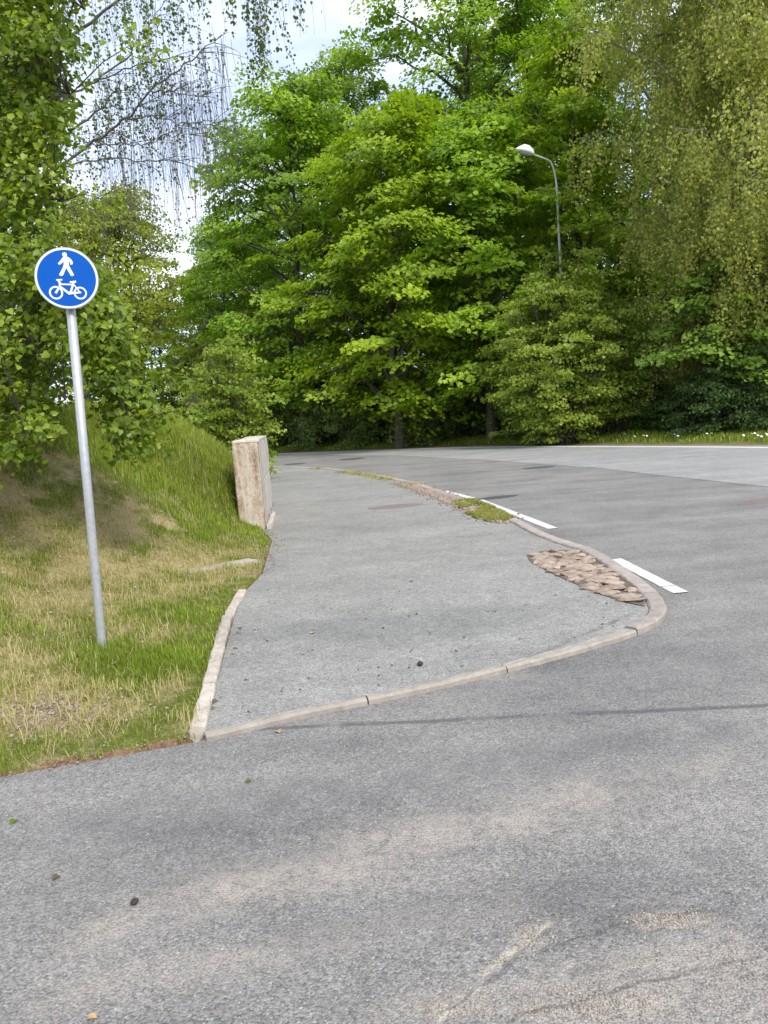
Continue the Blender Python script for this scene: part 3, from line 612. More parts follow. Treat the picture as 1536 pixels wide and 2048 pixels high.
for a, b, wa, wb in [((492, 1050), (582, 900), 44, 36), ((585, 925), (562, 800), 34, 30), ((512, 782), (630, 772), 24, 30), ((540, 790), (600, 840), 34, 30), ((578, 866), (850, 856), 30, 30), ((566, 905), (760, 1045), 46, 46),
                     ((850, 800), (785, 1010), 40, 40), ((770, 812), (895, 795), 30, 42), ((735, 1036), (985, 1008), 62, 30), ((850, 860), (968, 1010), 22, 22)]: stroke(bm, a, b, wa, wb)
finish('bicycle_symbol', bm)

# ------------------------------------------------------------------ street lamp
LD = 27.5; lp = AT(1138, 880, LD); lz = hz(lp[0], lp[1]); top = AT(1113, 372, LD); tip = AT(1064, 308, LD - 0.35); arm0 = AT(1096, 320, LD - 0.1)
lamp = empty('street_lamp', (lp[0], lp[1], lz)); tag(lamp, 'tall grey street lamp with white head in front of the maples', 'street lamp')
off = np.array([lp[0], lp[1], lz]); tb = Tubes(); tb.add([(0, 0, -0.3), (0, 0, 1.2), (0, 0, 1.25), tuple((np.array(top) - off) * 0.5), tuple(top - off)], [0.075, 0.075, 0.06, 0.052, 0.042], 12); link('pole', tb.mesh('pole'), M_LPOLE, lamp)
tb = Tubes(); cpt = AT(1108, 325, LD - 0.05); pp = bez(top - off, cpt - off, arm0 - off, 8); tb.add(np.concatenate([pp, [tip - off]]), 0.034, 10, True); link('arm', tb.mesh('arm'), M_LPOLE, lamp)
d = Vector(tip - arm0); d.normalize(); sdv = Vector((-d.y, d.x, 0)).normalized(); upv = sdv.cross(d) * -1 if sdv.cross(d).z < 0 else sdv.cross(d)
def headmesh(zs, prof, mat, name, parent):
    bm = bmesh.new(); rings = []
    for u, wd, zt, zb_ in prof:
        ring = []
        for i in range(12):
            a = i / 11 * PI; ring.append((u, math.cos(a) * wd, zb_ + math.sin(a) ** 0.8 * (zt - zb_)))
        rings.append([bm.verts.new(Vector(tip - off) + (d * q[0] + sdv * q[1] + upv * q[2]) * .82) for q in ring])
    for a, b in zip(rings[:-1], rings[1:]):
        for i in range(11): bm.faces.new((a[i], a[i + 1], b[i + 1], b[i]))
        bm.faces.new((a[0], b[0], b[11], a[11]))
    bm.faces.new(rings[0]); bm.faces.new(rings[-1][::-1]); return bmobj(name, bm, mat, parent, True)
hd = headmesh(0, [(-0.06, .09, .10, -.04), (0.0, .13, .20, -.05), (0.22, .19, .29, -.06), (0.46, .19, .27, -.06), (0.70, .14, .09, -.055), (0.82, .05, -.02, -.045)], M_LHEAD, 'lamp_head', lamp)
headmesh(0, [(0.03, .11, -.045, -.10), (0.2, .135, -.055, -.14), (0.45, .13, -.055, -.13), (0.62, .08, -.05, -.08)], M_LENS, 'lens', hd)

# ------------------------------------------------------------------ house far behind the bushes
HD = 43.0; hx = AT(366, 780, HD)[0]; hz0 = hz(hx + 3, HD)
hs = empty('house', (hx, HD, hz0)); tag(hs, 'cream walled house with steep dark roof half hidden behind the bushes', 'house')
def boxm(name, x0, x1, y0, y1, z0, z1, mat, parent):
    bm = bmesh.new(); bmesh.ops.create_cube(bm, size=1, matrix=Matrix.Translation(((x0 + x1) / 2, (y0 + y1) / 2, (z0 + z1) / 2)) @ Matrix.Diagonal((x1 - x0, y1 - y0, z1 - z0, 1))); return bmobj(name, bm, mat, parent)
eave = AT(352, 762, HD)[2] - hz0; Wd = 4.6; rid = eave + Wd / 2 * 1.55
bm = bmesh.new(); f = [(0, 0, -0.5), (Wd, 0, -0.5), (Wd, 0, eave + .3), (Wd / 2, 0, rid), (0, 0, eave + .3)]
a = [bm.verts.new(q) for q in f]; b = [bm.verts.new((q[0], 8, q[2])) for q in f]; bm.faces.new(a); bm.faces.new(b[::-1])
for i in range(5): bm.faces.new((a[i], b[i], b[(i + 1) % 5], a[(i + 1) % 5]))
bmobj('wall', bm, M_HWALL, hs)
for sx in (0, 1):
    bm = bmesh.new(); X0, X1 = (-0.4, Wd / 2) if sx == 0 else (Wd + .4, Wd / 2); zl, zt = eave - 0.05, rid + 0.15
    vs_ = [bm.verts.new((X, y, z + dz)) for dz in (0, 0.22) for (X, y, z) in ((X0, -.5, zl), (X1, -.5, zt), (X1, 8.5, zt), (X0, 8.5, zl))]
    for q in ((0, 1, 2, 3), (7, 6, 5, 4), (0, 4, 5, 1), (1, 5, 6, 2), (2, 6, 7, 3), (3, 7, 4, 0)): bm.faces.new([vs_[i] for i in q])
    rf = bmobj('roof_slope', bm, M_HROOF, hs)
    bm = bmesh.new(); vs_ = [bm.verts.new((X, y, z)) for y in (-.56, -.503) for (X, z) in ((X0, zl - .12), (X1, zt - .12), (X1, zt + .26), (X0, zl + .26))]
    for q in ((0, 1, 2, 3), (7, 6, 5, 4), (0, 4, 5, 1), (1, 5, 6, 2), (2, 6, 7, 3), (3, 7, 4, 0)): bm.faces.new([vs_[i] for i in q])
    bmobj('barge_board', bm, M_HBOARD, rf)
wi = boxm('window', 1.6, 3.1, -0.05, 0.02, 3.2, 4.6, M_HBOARD, hs); boxm('pane', 1.7, 2.3, -0.058, -0.052, 3.3, 4.5, M_GLASS, wi); boxm('pane', 2.4, 3.0, -0.058, -0.052, 3.3, 4.5, M_GLASS, wi)

# ------------------------------------------------------------------ vegetation builders
KITE = (np.array([[0, 0, 0], [0.5, 0.42, 0.13], [0, 1, -0.04], [-0.5, 0.42, 0.13]]), np.array([[0, 1, 2], [0, 2, 3]]))
LOBED = (np.array([[0, 0, 0], [0.46, 0.18, .08], [0.24, 0.45, 0], [0.5, 0.72, .1], [0, 1, -.06], [-0.5, 0.72, .1], [-0.24, 0.45, 0], [-0.46, 0.18, .08]]), np.array([[0, 1, 2], [0, 2, 6], [0, 6, 7], [2, 3, 4], [2, 4, 6], [6, 4, 5]]))
HEART6 = (np.array([[0, 0.08, 0], [0.36, 0.02, .08], [0.46, 0.5, .12], [0, 1.05, -.10], [-0.46, 0.5, .12], [-0.36, 0.02, .08], [0, 0.45, -0.02]]), np.array([[0, 1, 6], [1, 2, 6], [2, 3, 6], [3, 4, 6], [4, 5, 6], [5, 0, 6]]))
HEART = (np.array([[0, 0.08, 0], [0.3, 0.0, .06], [0.5, 0.3, .13], [0.34, 0.66, .08], [0, 1.05, -.10], [-0.34, 0.66, .08], [-0.5, 0.3, .13], [-0.3, 0.0, .06], [0, 0.5, -0.02]]),
         np.array([[0, 1, 8], [1, 2, 8], [2, 3, 8], [3, 4, 8], [4, 5, 8], [5, 6, 8], [6, 7, 8], [7, 0, 8]]))
def nrm(a): return a / (np.linalg.norm(a, axis=-1, keepdims=True) + 1e-9)
def frames(Nv, Av):
    A_ = nrm(Av - Nv * (Av * Nv).sum(-1, keepdims=True) / ((Nv * Nv).sum(-1, keepdims=True) + 1e-9)); Nn = nrm(Nv); return np.cross(A_, Nn), A_, Nn
def leaves(C, Nv, Av, size, tint, tpl=KITE, wide=1.0):
    V, T = tpl; Sx, A_, Nn = frames(Nv, Av); s_ = size[:, None, None]
    W = C[:, None] + s_ * (V[None, :, 0:1] * wide * Sx[:, None] + V[None, :, 1:2] * A_[:, None] + V[None, :, 2:3] * Nn[:, None])
    k = len(V); TT = (T[None] + (np.arange(len(C)) * k)[:, None, None]).reshape(-1, 3); return W.reshape(-1, 3), TT, np.repeat(tint, k)
class Leaves:
    def __init__(s): s.V = []; s.T = []; s.t = []; s.n = 0
    def add(s, V, T, t): s.V.append(V); s.T.append(T + s.n); s.t.append(t); s.n += len(V)
    def mesh(s, name): return npmesh(name, np.concatenate(s.V), np.concatenate(s.T), np.clip(np.concatenate(s.t), 0, 1))
def sprays(r, C, O, Rad, nl, L, tpl=KITE, droop=0.25, flat=0.5, ax_down=0.35, thick=0.12, wide=1.0, tvar=0.25, tmean=0.5):
    """layered plates of leaves: C centres, O outward dirs (horizontal)"""
    m_ = len(C); n = m_ * nl; C = np.repeat(C, nl, 0); O = np.repeat(O, nl, 0); Rr = np.repeat(Rad, nl)
    Sd = np.stack([-O[:, 1], O[:, 0], np.zeros(n)], 1); rad = np.sqrt(r.random(n)); th = r.random(n) * 2 * PI
    a = rad * np.cos(th) * 1.15; b = rad * np.sin(th) * 0.85
    P_ = C + O * (a * Rr)[:, None] + Sd * (b * Rr)[:, None]; P_[:, 2] += -droop * Rr * (0.6 * a + 0.5 * rad ** 2) + r.normal(0, thick, n) * Rr
    Nv = np.array([0, 0, 0.9]) + O * 0.6 + r.normal(0, flat, (n, 3)); Av = O * 0.7 + r.normal(0, 0.75, (n, 3)); Av[:, 2] -= ax_down
    tint = np.repeat(r.normal(tmean, tvar * 0.75, m_), nl) + r.normal(0, tvar * 0.55, n)
    return leaves(P_, Nv, Av, L * r.uniform(0.65, 1.2, n), tint, tpl, wide)

VIS = np.array([0, 0, 1.5])
def tree(name, label, cat, group, px, D, h, r, zb, mat, seed, limbs=56, per=8, nl=80, L=0.15, R0=0.85, tr=0.22, bark=B_DARK, style='maple', prof=0.8, lean=0.0, tmean=0.5, tpl=KITE, flat=0.36, droop=0.34, shell=(0.72, 1.0), loc=None, stems=1, strand=(1.5, 3.5), step=0.06, wide=1.0, twig=True, keep_back=0.55, tvar=0.25):
    g = np.random.default_rng(seed)
    if loc is None:
        p_ = AT(px, 860, D); x, y = p_[0], D
    else: x, y = loc
    z = hz(x, y); e = empty(name, (x, y, z)); tag(e, label, cat, group)
    tb = Tubes(); LV = Leaves(); topz = h * 0.93
    k = 9; tz = np.linspace(-0.3, topz, k); wob = np.cumsum(g.normal(0, 0.012 * h, (k, 2)), 0) * 0.5; wob[:2] = 0
    tp = np.c_[wob[:, 0] + lean * tz, wob[:, 1], tz]
    if stems == 1: tb.add(tp, tr * (1 - 0.93 * np.clip(tz / topz, 0, 1)) * (1 + 0.5 * np.exp(-np.clip(tz, 0, 9) * 2.5)), 9)
    trunk = lambda zz: np.array([np.interp(zz, tz, tp[:, 0]), np.interp(zz, tz, tp[:, 1]), zz])
    ga = PI * (3 - math.sqrt(5)); C = []; O = []; tw = []; camdir = nrm(np.array([-x, -y]))
    SV = []
    for i in range(limbs):
        u = (i + 0.5) / limbs; u = np.clip(u ** 0.85 + g.normal(0, 0.03), 0.01, 0.99); zz = zb + u * (h - zb)
        rr = r * max(0.12, math.sin(PI * min(0.985, 0.10 + 0.9 * u ** prof))) ** 0.75 * g.uniform(0.82, 1.13) * g.uniform(*shell)
        th = i * ga + g.normal(0, 0.25); o = np.array([math.cos(th), math.sin(th), 0])
        if (o[:2] @ camdir) < -0.35 and g.random() > keep_back: continue
        T_ = trunk(min(zz, topz)) + o * rr; T_[2] = zz
        z0 = max(0.12 * h if stems == 1 else 0.05, zz - rr * g.uniform(0.35, 0.8) - 0.4); z0 = min(z0, topz * 0.97); S_ = trunk(z0) if stems == 1 else np.array([o[0] * 0.25 * r * g.random(), o[1] * 0.25 * r * g.random(), -0.1])
        if style == 'weep': M_ = S_ * 0.45 + T_ * 0.55 + np.array([0, 0, 0.35 * rr])
        else: M_ = S_ * 0.5 + T_ * 0.5 + np.array([0, 0, (0.16 if stems == 1 else -0.1) * rr + g.normal(0, 0.1)])
        cv = bez(S_, M_, T_, 7); cv[1:-1] += g.normal(0, 0.04 * rr, (5, 3)); r0 = tr * (0.2 if style == 'weep' else 0.42 if stems == 1 else 0.6) * (1 - 0.6 * u) + 0.012
        tb.add(cv, np.linspace(r0, 0.012, 7), 5)
        if style == 'weep':
            for q in range(per):
                t_ = g.uniform(0.2, 1.0) ** 0.8; idx = t_ * 6; a0 = int(min(5, idx)); pnt = cv[a0] + (cv[a0 + 1] - cv[a0]) * (idx - a0) + g.normal(0, 0.42, 3) * np.array([1, 1, 0.5])
                ln = g.uniform(*strand); ln = min(ln, pnt[2] - g.uniform(0.12, 0.25) * zb * 2 if pnt[2] > 2.2 else 0.8)
                if ln < 0.3: continue
                s2 = np.linspace(0, 1, 6); sw = g.normal(0, 0.7, 2) + o[:2] * 0.5
                st_ = np.c_[pnt[0] + sw[0] * np.sqrt(s2) * ln * 0.35, pnt[1] + sw[1] * np.sqrt(s2) * ln * 0.35, pnt[2] - s2 * ln]; SV.append((st_, ln))
        else:
            for q in range(per):
                t_ = 1.06 - 0.72 * (q / max(1, per - 1)) * g.uniform(0.7, 1.1); t_ = np.clip(t_, 0.25, 1.06); idx = min(t_, 1) * 6; a0 = int(min(5, idx)); base = cv[a0] + (cv[a0 + 1] - cv[a0]) * (idx - a0)
                lat = R0 * (0.45 + 0.9 * (1.06 - t_)); c = base + np.array([g.normal(0, lat), g.normal(0, lat), g.normal(0, lat * 0.55)]) + o * max(0, t_ - 1)
                if c[2] < 0.15 * R0: c[2] = 0.15 * R0 + g.random() * 0.3
                oo = o + g.normal(0, 0.45, 3); oo[2] = 0; C.append(c); O.append(nrm(oo))
                if twig: tb.add([base, (base + c) / 2 + np.array([0, 0, 0.08]), c], [0.012, 0.009, 0.004], 3)
    if style == 'weep':
        tw = Tubes()
        for st_, ln in SV:
            tw.add(st_, np.linspace(0.006, 0.003, 6), 3); n = int(ln / step); tt = g.random(n) ** 0.9
            P_ = np.stack([np.interp(tt, np.linspace(0, 1, 6), st_[:, j]) for j in range(3)], 1) + g.normal(0, 0.10, (n, 3))
            Nv = g.normal(0, 1, (n, 3)); Nv[:, 2] *= 0.5; Nv[:, 2] += 0.25; Av = g.normal(0, 0.5, (n, 3)); Av[:, 2] -= 0.8
            LV.add(*leaves(P_, Nv, Av, L * g.uniform(0.6, 1.2, n), g.normal(tmean, 0.13) + g.normal(0, 0.16, n), tpl, wide))
        o = link('twig_curtain', tw.mesh('twig_curtain'), B_TWIG, e); o['kind'] = 'stuff'
    else:
        C = np.array(C); O = np.array(O); Rad = R0 * g.uniform(0.6, 1.2, len(C))
        LV.add(*sprays(g, C, O, Rad, nl, L, tpl, droop, flat, tmean=tmean, wide=wide, tvar=tvar))
    link('trunk', tb.mesh('trunk'), bark, e); o = link('crown', LV.mesh('crown'), mat, e); o['kind'] = 'stuff'
    return e
def copy_tree(src, x, y, rot, scl, label, group):
    c = src.copy(); COL.objects.link(c); c.location = (x, y, hz(x, y)); c.rotation_euler = (0, 0, rot); c.scale = (scl, scl, scl * random.uniform(.9, 1.1)); tag(c, label, None, group)
    for ch in src.children:
        k = ch.copy(); COL.objects.link(k); k.parent = c
    return c

WG = 'broadleaf trees at the edge of the wood'
mA = tree('maple_tree', 'broad maple beside the gap of sky, beyond the wall end', 'tree', WG, 610, 36, 16.4, 5.0, 1.6, L_MAPLE, 11, 66, 8, 82, 0.195, 0.95, 0.24, tmean=.5, prof=1.35)
mB = tree('maple_tree', 'yellowish green maple top rising behind the broad maple', 'tree', WG, 745, 41, 20.0, 4.6, 3.0, L_FRESH, 12, 56, 8, 80, 0.195, 0.95, 0.24, tmean=.42, prof=1.3)
mC = tree('maple_tree', 'tallest fresh green maple between the broad maple and the lamp', 'tree', WG, 930, 37, 27.5, 5.2, 3.0, L_MAPLE, 13, 72, 8, 84, 0.195, 0.95, 0.30, tmean=.55, prof=1.2)
mH = tree('maple_tree', 'low maple with bright layered sprays reaching over the road bend', 'tree', WG, 800, 31, 13.5, 4.4, 1.5, L_FRESH, 14, 46, 9, 80, 0.19, 0.88, 0.2, tmean=.45)
mE = tree('maple_tree', 'bright green maple whose lower sprays hang left of the lamp post', 'tree', WG, 985, 29.5, 12.5, 3.6, 1.9, L_MAPLE, 15, 42, 9, 84, 0.19, 0.82, 0.2, tmean=.62)
mD = tree('maple_tree', 'yellow green maple close behind the street lamp', 'tree', WG, 1165, 30, 15.5, 3.2, 2.6, L_FRESH, 16, 44, 8, 80, 0.19, 0.82, 0.2, tmean=.5)
mF = tree('maple_tree', 'tall thin crowned maple over the street lamp', 'tree', WG, 1120, 38, 27, 4.4, 6.0, L_GREEN, 17, 52, 7, 74, 0.195, 0.95, 0.28, tmean=.6)
mG = tree('maple_tree', 'dark maple hidden behind the weeping birch', 'tree', WG, 1330, 35, 24, 5.0, 2.4, L_GREEN, 18, 50, 7, 70, 0.185, 0.95, 0.28, tmean=.4)
mI = tree('maple_tree', 'low maple with green sprays under the weeping birch', 'tree', WG, 1440, 24.2, 5.6, 2.7, 1.7, L_GREEN, 19, 26, 8, 70, 0.15, 0.7, 0.16, tmean=.45)
mO = tree('oak_tree', 'yellowish young oak standing behind the round path sign', 'tree', WG, 295, 41, 13.8, 3.9, 4.2, L_OAK, 20, 58, 8, 62, 0.15, 0.8, 0.2, bark=B_GREY, tmean=.45, flat=.8)
mP = tree('oak_tree', 'sparse yellow green oak left of the house gable', 'tree', WG, 185, 39, 13.4, 3.6, 4.0, L_OAK, 21, 46, 8, 60, 0.15, 0.75, 0.2, bark=B_GREY, tmean=.5, flat=.8)
mQ = tree('maple_tree', 'small darker maple between the oak and the broad maple', 'tree', WG, 470, 39, 11.5, 3.0, 1.8, L_MAPLE, 22, 34, 7, 66, 0.14, 0.7, 0.15, tmean=.5)
weep = tree('weeping_birch', 'big weeping birch with olive hanging twigs across the road', 'tree', WG, 1475, 24.5, 23, 5.6, 2.4, L_BIRCH, 23, 170, 46, 0, 0.095, 0.8, 0.26, bark=B_GREY, style='weep', strand=(0.6, 1.9), step=0.034, shell=(0.45, 1.0), keep_back=.45)
# bushes
BG = 'bushes along the edge of the wood'
bush = lambda *a, **k: tree('bush', a[0], 'bush', BG, *a[1:], stems=6, twig=True, **k)
bH = bush('rounded pale green hazel bush below the street lamp', 1115, 25.6, 5.5, 2.25, 0.9, L_HAZEL, 31, 70, 8, 62, 0.11, 0.48, 0.07, flat=.8, droop=.2, prof=1.15)
bH3 = bush('pale green hazel stems rising in front of the lamp post', 1155, 26.4, 6.5, 2.0, 1.5, L_HAZEL, 37, 40, 8, 62, 0.11, 0.48, 0.06, flat=.8, droop=.2, prof=1.5)
bH2 = bush('narrower pale bush leaning against the hazel under the birch', 1225, 26.2, 4.6, 1.7, 0.4, L_HAZEL, 32, 30, 6, 55, 0.095, 0.42, 0.06, flat=.8, droop=.2, tmean=.35)
bY = bush('yellow green bush right of the house gable', 452, 19, 3.5, 1.05, 0.1, L_HAZEL, 33, 40, 7, 60, 0.09, 0.4, 0.06, flat=.8, tmean=.45)
bY2 = bush('taller yellow green bush behind the wall end', 515, 38, 7.5, 2.2, 0.2, L_OAK, 34, 40, 7, 60, 0.10, 0.45, 0.06, flat=.8, tmean=.35)
bS = bush('greyish green shrub behind the wall end at the road bend', 570, 38.4, 4.6, 2.5, 0.2, L_SHRUB, 35, 46, 7, 60, 0.12, 0.55, 0.06, flat=.9)
bS2 = bush('low greyish shrub at the bend, next to the dark trunks', 650, 35.8, 3.4, 1.8, 0.2, L_SHRUB, 36, 34, 6, 55, 0.12, 0.5, 0.05, flat=.9, tmean=.35)
for i, (px, D) in enumerate([(715, 33.8), (790, 33.2), (865, 31.6), (925, 32.2), (1040, 29.6)]):
    q = AT(px, 860, D); copy_tree(bS2, q[0], D, i * 1.7 + 1, .75 + .07 * (i % 3), 'low green shrub under the front maples by the road bend', BG)
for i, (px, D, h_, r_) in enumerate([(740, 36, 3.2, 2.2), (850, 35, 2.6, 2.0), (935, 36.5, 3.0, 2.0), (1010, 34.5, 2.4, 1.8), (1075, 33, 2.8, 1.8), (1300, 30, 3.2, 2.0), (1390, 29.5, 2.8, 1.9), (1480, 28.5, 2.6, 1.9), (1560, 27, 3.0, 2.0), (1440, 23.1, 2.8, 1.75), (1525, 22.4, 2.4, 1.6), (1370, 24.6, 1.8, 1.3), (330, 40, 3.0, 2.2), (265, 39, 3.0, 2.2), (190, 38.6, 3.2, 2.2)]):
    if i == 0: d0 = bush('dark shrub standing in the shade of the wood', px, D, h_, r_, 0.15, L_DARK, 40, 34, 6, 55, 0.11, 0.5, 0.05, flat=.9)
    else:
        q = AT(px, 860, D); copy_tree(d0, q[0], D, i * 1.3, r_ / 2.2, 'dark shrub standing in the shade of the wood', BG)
# the wood's back rows: copies, told apart only by place
BK = 'trees filling the wood behind'
src = [mA, mC, mG, mH, mB]
for i, (px, D, sc) in enumerate([(500, 47, .85), (600, 52, 1.0), (700, 49, .95), (800, 46, .95), (890, 50, .9), (980, 45, .8), (1060, 50, .95), (1160, 46, .95), (1250, 44, .95), (1340, 47, .9), (1430, 42, .95), (1520, 45, .9),
                                  (1620, 36, .9), (1720, 44, 1.0), (420, 58, .8), (330, 60, .75), (220, 56, .75), (110, 52, .8), (0, 48, .8), (560, 62, 1), (760, 60, 1), (950, 60, 1), (1130, 60, 1), (1320, 58, 1), (1800, 32, .8)]):
    q = AT(px, 860, D); ylim = np.interp(px, [0, 150, 300, 430, 470, 560, 640, 760, 830], [420, 470, 520, 580, 500, 340, 250, 190, -100]); hm = CAMH + (848 - .06 * (px - 500) - ylim) / FOC * D
    sc = min(sc, hm / [16.8, 27.5, 24, 13.5, 20.0][i % 5]); copy_tree(src[i % 5], q[0], D, 0.9 * i + 0.4, sc, 'tall leafy tree filling the wood behind the front trees', BK)

# ------------------------------------------------------------------ near birch with hanging bare twigs, behind the linden
g = np.random.default_rng(55); bx, by = AT(20, 860, 14.5)[:2]; bz = hz(bx, by)
nb = empty('weeping_birch', (bx, by, bz)); tag(nb, 'birch with thin bare hanging twigs against the sky above the sign', 'tree')
tb = Tubes(); off = np.array([bx, by, bz]); tp = [(0, 0, -.3), (0.05, 0, 2), (-0.05, .1, 5), (0.1, 0, 8), (.05, .1, 11), (0, 0, 14)]
tb.add(tp, [.2, .17, .145, .11, .07, .02], 10)
brs = []
def branch(pts, D0, D1, r0, r1=0.005):
    k = len(pts); P_ = np.array([AT(a, b, D0 + (D1 - D0) * i / (k - 1)) - off for i, (a, b) in enumerate(pts)])
    Q = np.stack([np.interp(np.linspace(0, k - 1, k * 4), np.arange(k), P_[:, j]) for j in range(3)], 1); Q[1:-1] = (Q[:-2] + Q[1:-1] + Q[2:]) / 3; Q[1:-1] += g.normal(0, .018, Q[1:-1].shape)
    tb.add(Q, np.linspace(r0, r1, len(Q)), 6); brs.append(Q); return Q
branch([(20, 395), (90, 355), (190, 285), (250, 240), (300, 180), (360, 135), (405, 102), (445, 68)], 14.5, 13.2, .03)
branch([(120, 335), (200, 318), (280, 323), (340, 318), (400, 316)], 14.3, 13.6, .016)
branch([(250, 240), (300, 232), (350, 243), (400, 250), (425, 246)], 13.9, 13.4, .014)
branch([(185, 288), (240, 288), (290, 290), (330, 270), (420, 262)], 14.1, 13.6, .013)
branch([(300, 182), (340, 184), (380, 192), (415, 196)], 13.7, 13.4, .012)
branch([(170, 165), (215, 155), (260, 130), (320, 122), (370, 112), (415, 118)], 14.4, 13.6, .014)
branch([(60, 250), (140, 190), (210, 150), (260, 110), (290, 60), (330, 0)], 14.6, 13.8, .024)
branch([(80, 120), (200, 30), (320, -60), (420, -110), (500, -120), (560, -90)], 14.5, 12.6, .03)
branch([(40, 60), (160, -40), (300, -150), (400, -220)], 14.5, 13.5, .03)
branch([(30, 430), (110, 420), (190, 400), (250, 372)], 14.5, 13.9, .014)
branch([(60, 330), (150, 260), (220, 200), (250, 150)], 14.8, 14.4, .03)
for k in range(8):     # limbs on the sides away from the road, for the tree's own balance
    th = g.uniform(PI * 0.55, PI * 1.5); z0 = g.uniform(4, 11); o = np.array([math.cos(th), math.sin(th), 0]); rr = g.uniform(2, 3.5)
    Q = bez(np.array([0, 0, z0]), np.array([0, 0, z0 + 1.4]) + o * rr * .6, np.array([0, 0, z0 + 1.0]) + o * rr, 9); tb.add(Q, np.linspace(.05, .008, 9), 6); brs.append(Q)
link('trunk', tb.mesh('trunk'), B_BTWIG, nb)
tw = Tubes(); LV = Leaves()
def strand_at(p, ln, dens, L=0.05, sway=0.10):
    s2 = np.linspace(0, 1, 7); sw = g.normal(0, sway, 2)
    st_ = np.c_[p[0] + sw[0] * s2 * ln + g.normal(0, .012, 7).cumsum() * .5, p[1] + sw[1] * s2 * ln, p[2] - s2 * ln * (1 - 0.06 * s2)]; tw.add(st_, np.linspace(.0038, .0018, 7), 3); n = int(ln * dens)
    if n < 1: return
    tt = g.random(n) ** .8; P_ = np.stack([np.interp(tt, s2, st_[:, j]) for j in range(3)], 1) + g.normal(0, .03, (n, 3))
    Nv = g.normal(0, 1, (n, 3)); Av = g.normal(0, .5, (n, 3)); Av[:, 2] -= .9; LV.add(*leaves(P_, Nv, Av, L * g.uniform(.7, 1.25, n), g.normal(.5, .22, n), KITE, .9))
for bi, Q in enumerate(brs):
    vis = bi < 11; m_ = {0: 80, 1: 40, 2: 26, 3: 30, 4: 22, 5: 30, 6: 30, 7: 8, 8: 16, 9: 26, 10: 26}.get(bi, 24)
    for _ in range(m_):
        t_ = g.uniform(.12, 1.0) if vis else g.uniform(.25, 1); i = t_ * (len(Q) - 1); a0 = int(min(len(Q) - 2, i)); p_ = Q[a0] + (Q[a0 + 1] - Q[a0]) * (i - a0) + g.normal(0, .14, 3) * np.array([1, 1, .35])
        wx, wy = PX(p_ + off); ln = g.uniform(.5, 2.5); dens = g.choice([0, 0, 1, 4])
        if bi in (5, 6, 8, 10) or wx < 210: dens = g.choice([5, 12, 22]); ln = g.uniform(.3, 1.0)
        if bi >= 11: dens = 22; ln = g.uniform(.8, 2.2)
        if bi == 9: ln = g.uniform(.3, .9)
        strand_at(p_, ln, dens)
# leafy strands hanging into the top of the sky, from the high branch
for (wx, lo, hi, cnt) in [(455, -80, 60, 4), (490, -90, 120, 9), (510, -90, 165, 9), (530, -95, 110, 7), (580, -95, 45, 5), (380, -100, 60, 6), (330, -80, 80, 7), (280, -60, 100, 8), (240, -40, 110, 8), (420, -100, 30, 3), (200, -30, 130, 8)]:
    for _ in range(cnt):
        a = AT(wx + g.normal(0, 11), lo + g.normal(0, 12), 13.0 + g.normal(0, .3)) - off; b = AT(wx, hi + g.normal(0, 30), 13.0) - off; strand_at(a, max(.4, a[2] - b[2]), g.uniform(12, 26), .06, .05)
# side twigs fanning out from the visible branches
for bi, Q in enumerate(brs[:11]):
    for _ in range(12 if bi else 22):
        i = g.integers(3, len(Q)); p_ = Q[i]; d_ = nrm(np.array([g.uniform(.2, 1), g.normal(0, .4), g.uniform(-.3, .5)])); ln = g.uniform(.3, 1.0); q_ = bez(p_, p_ + d_ * ln * .6, p_ + d_ * ln + np.array([0, 0, -.2 * ln]), 6); tw.add(q_, np.linspace(.007, .0025, 6), 4)
        for _ in range(3): strand_at(q_[g.integers(2, 6)], g.uniform(.3, 1.6), g.choice([0, 1, 3, 8]) if bi not in (5, 6, 8, 10) else 16)
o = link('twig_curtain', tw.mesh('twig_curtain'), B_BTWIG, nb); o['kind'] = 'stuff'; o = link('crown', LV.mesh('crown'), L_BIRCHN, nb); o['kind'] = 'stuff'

# ------------------------------------------------------------------ near linden at the left
g = np.random.default_rng(77); lx, ly = AT(-150, 860, 8.3)[:2]; lz0 = hz(lx, ly); off = np.array([lx, ly, lz0])
ln_ = empty('linden_tree', (lx, ly, lz0)); tag(ln_, 'near linden tree whose leafy branches hang behind the path sign', 'tree')
tb = Tubes(); tb.add([(0, 0, -.3), (0.03, 0, 1), (.1, 0, 3), (.05, .1, 6), (.1, 0, 9), (0, 0, 11)], [.22, .17, .14, .1, .06, .015], 10)
P1 = [(-420, -420), (150, -420), (140, 0), (120, 200), (95, 380), (120, 520), (165, 600), (130, 700), (110, 820), (40, 900), (-420, 960)]
P2 = [(150, 540), (190, 570), (215, 640), (265, 760), (280, 830), (268, 890), (245, 880), (215, 790), (160, 650)]
limb_pts = []
def limb(z0, pts, D0, D1, r0):
    k = len(pts); P_ = np.array([[0.05, 0, z0]] + [AT(a, b, D0 + (D1 - D0) * i / max(1, k - 1)) - off for i, (a, b) in enumerate(pts)])
    Q = np.stack([np.interp(np.linspace(0, k, k * 4 + 4), np.arange(k + 1), P_[:, j]) for j in range(3)], 1); Q[1:-1] = (Q[:-2] + 2 * Q[1:-1] + Q[2:]) / 4; tb.add(Q, np.linspace(r0, .006, len(Q)), 6); limb_pts.append(Q)
limb(1.7, [(0, 560), (110, 590), (200, 660), (255, 760), (270, 860)], 8.0, 6.9, .045); limb(1.2, [(-60, 740), (20, 790), (60, 870)], 7.8, 6.1, .035); limb(2.0, [(-40, 620), (70, 690), (130, 800)], 7.9, 6.6, .035)
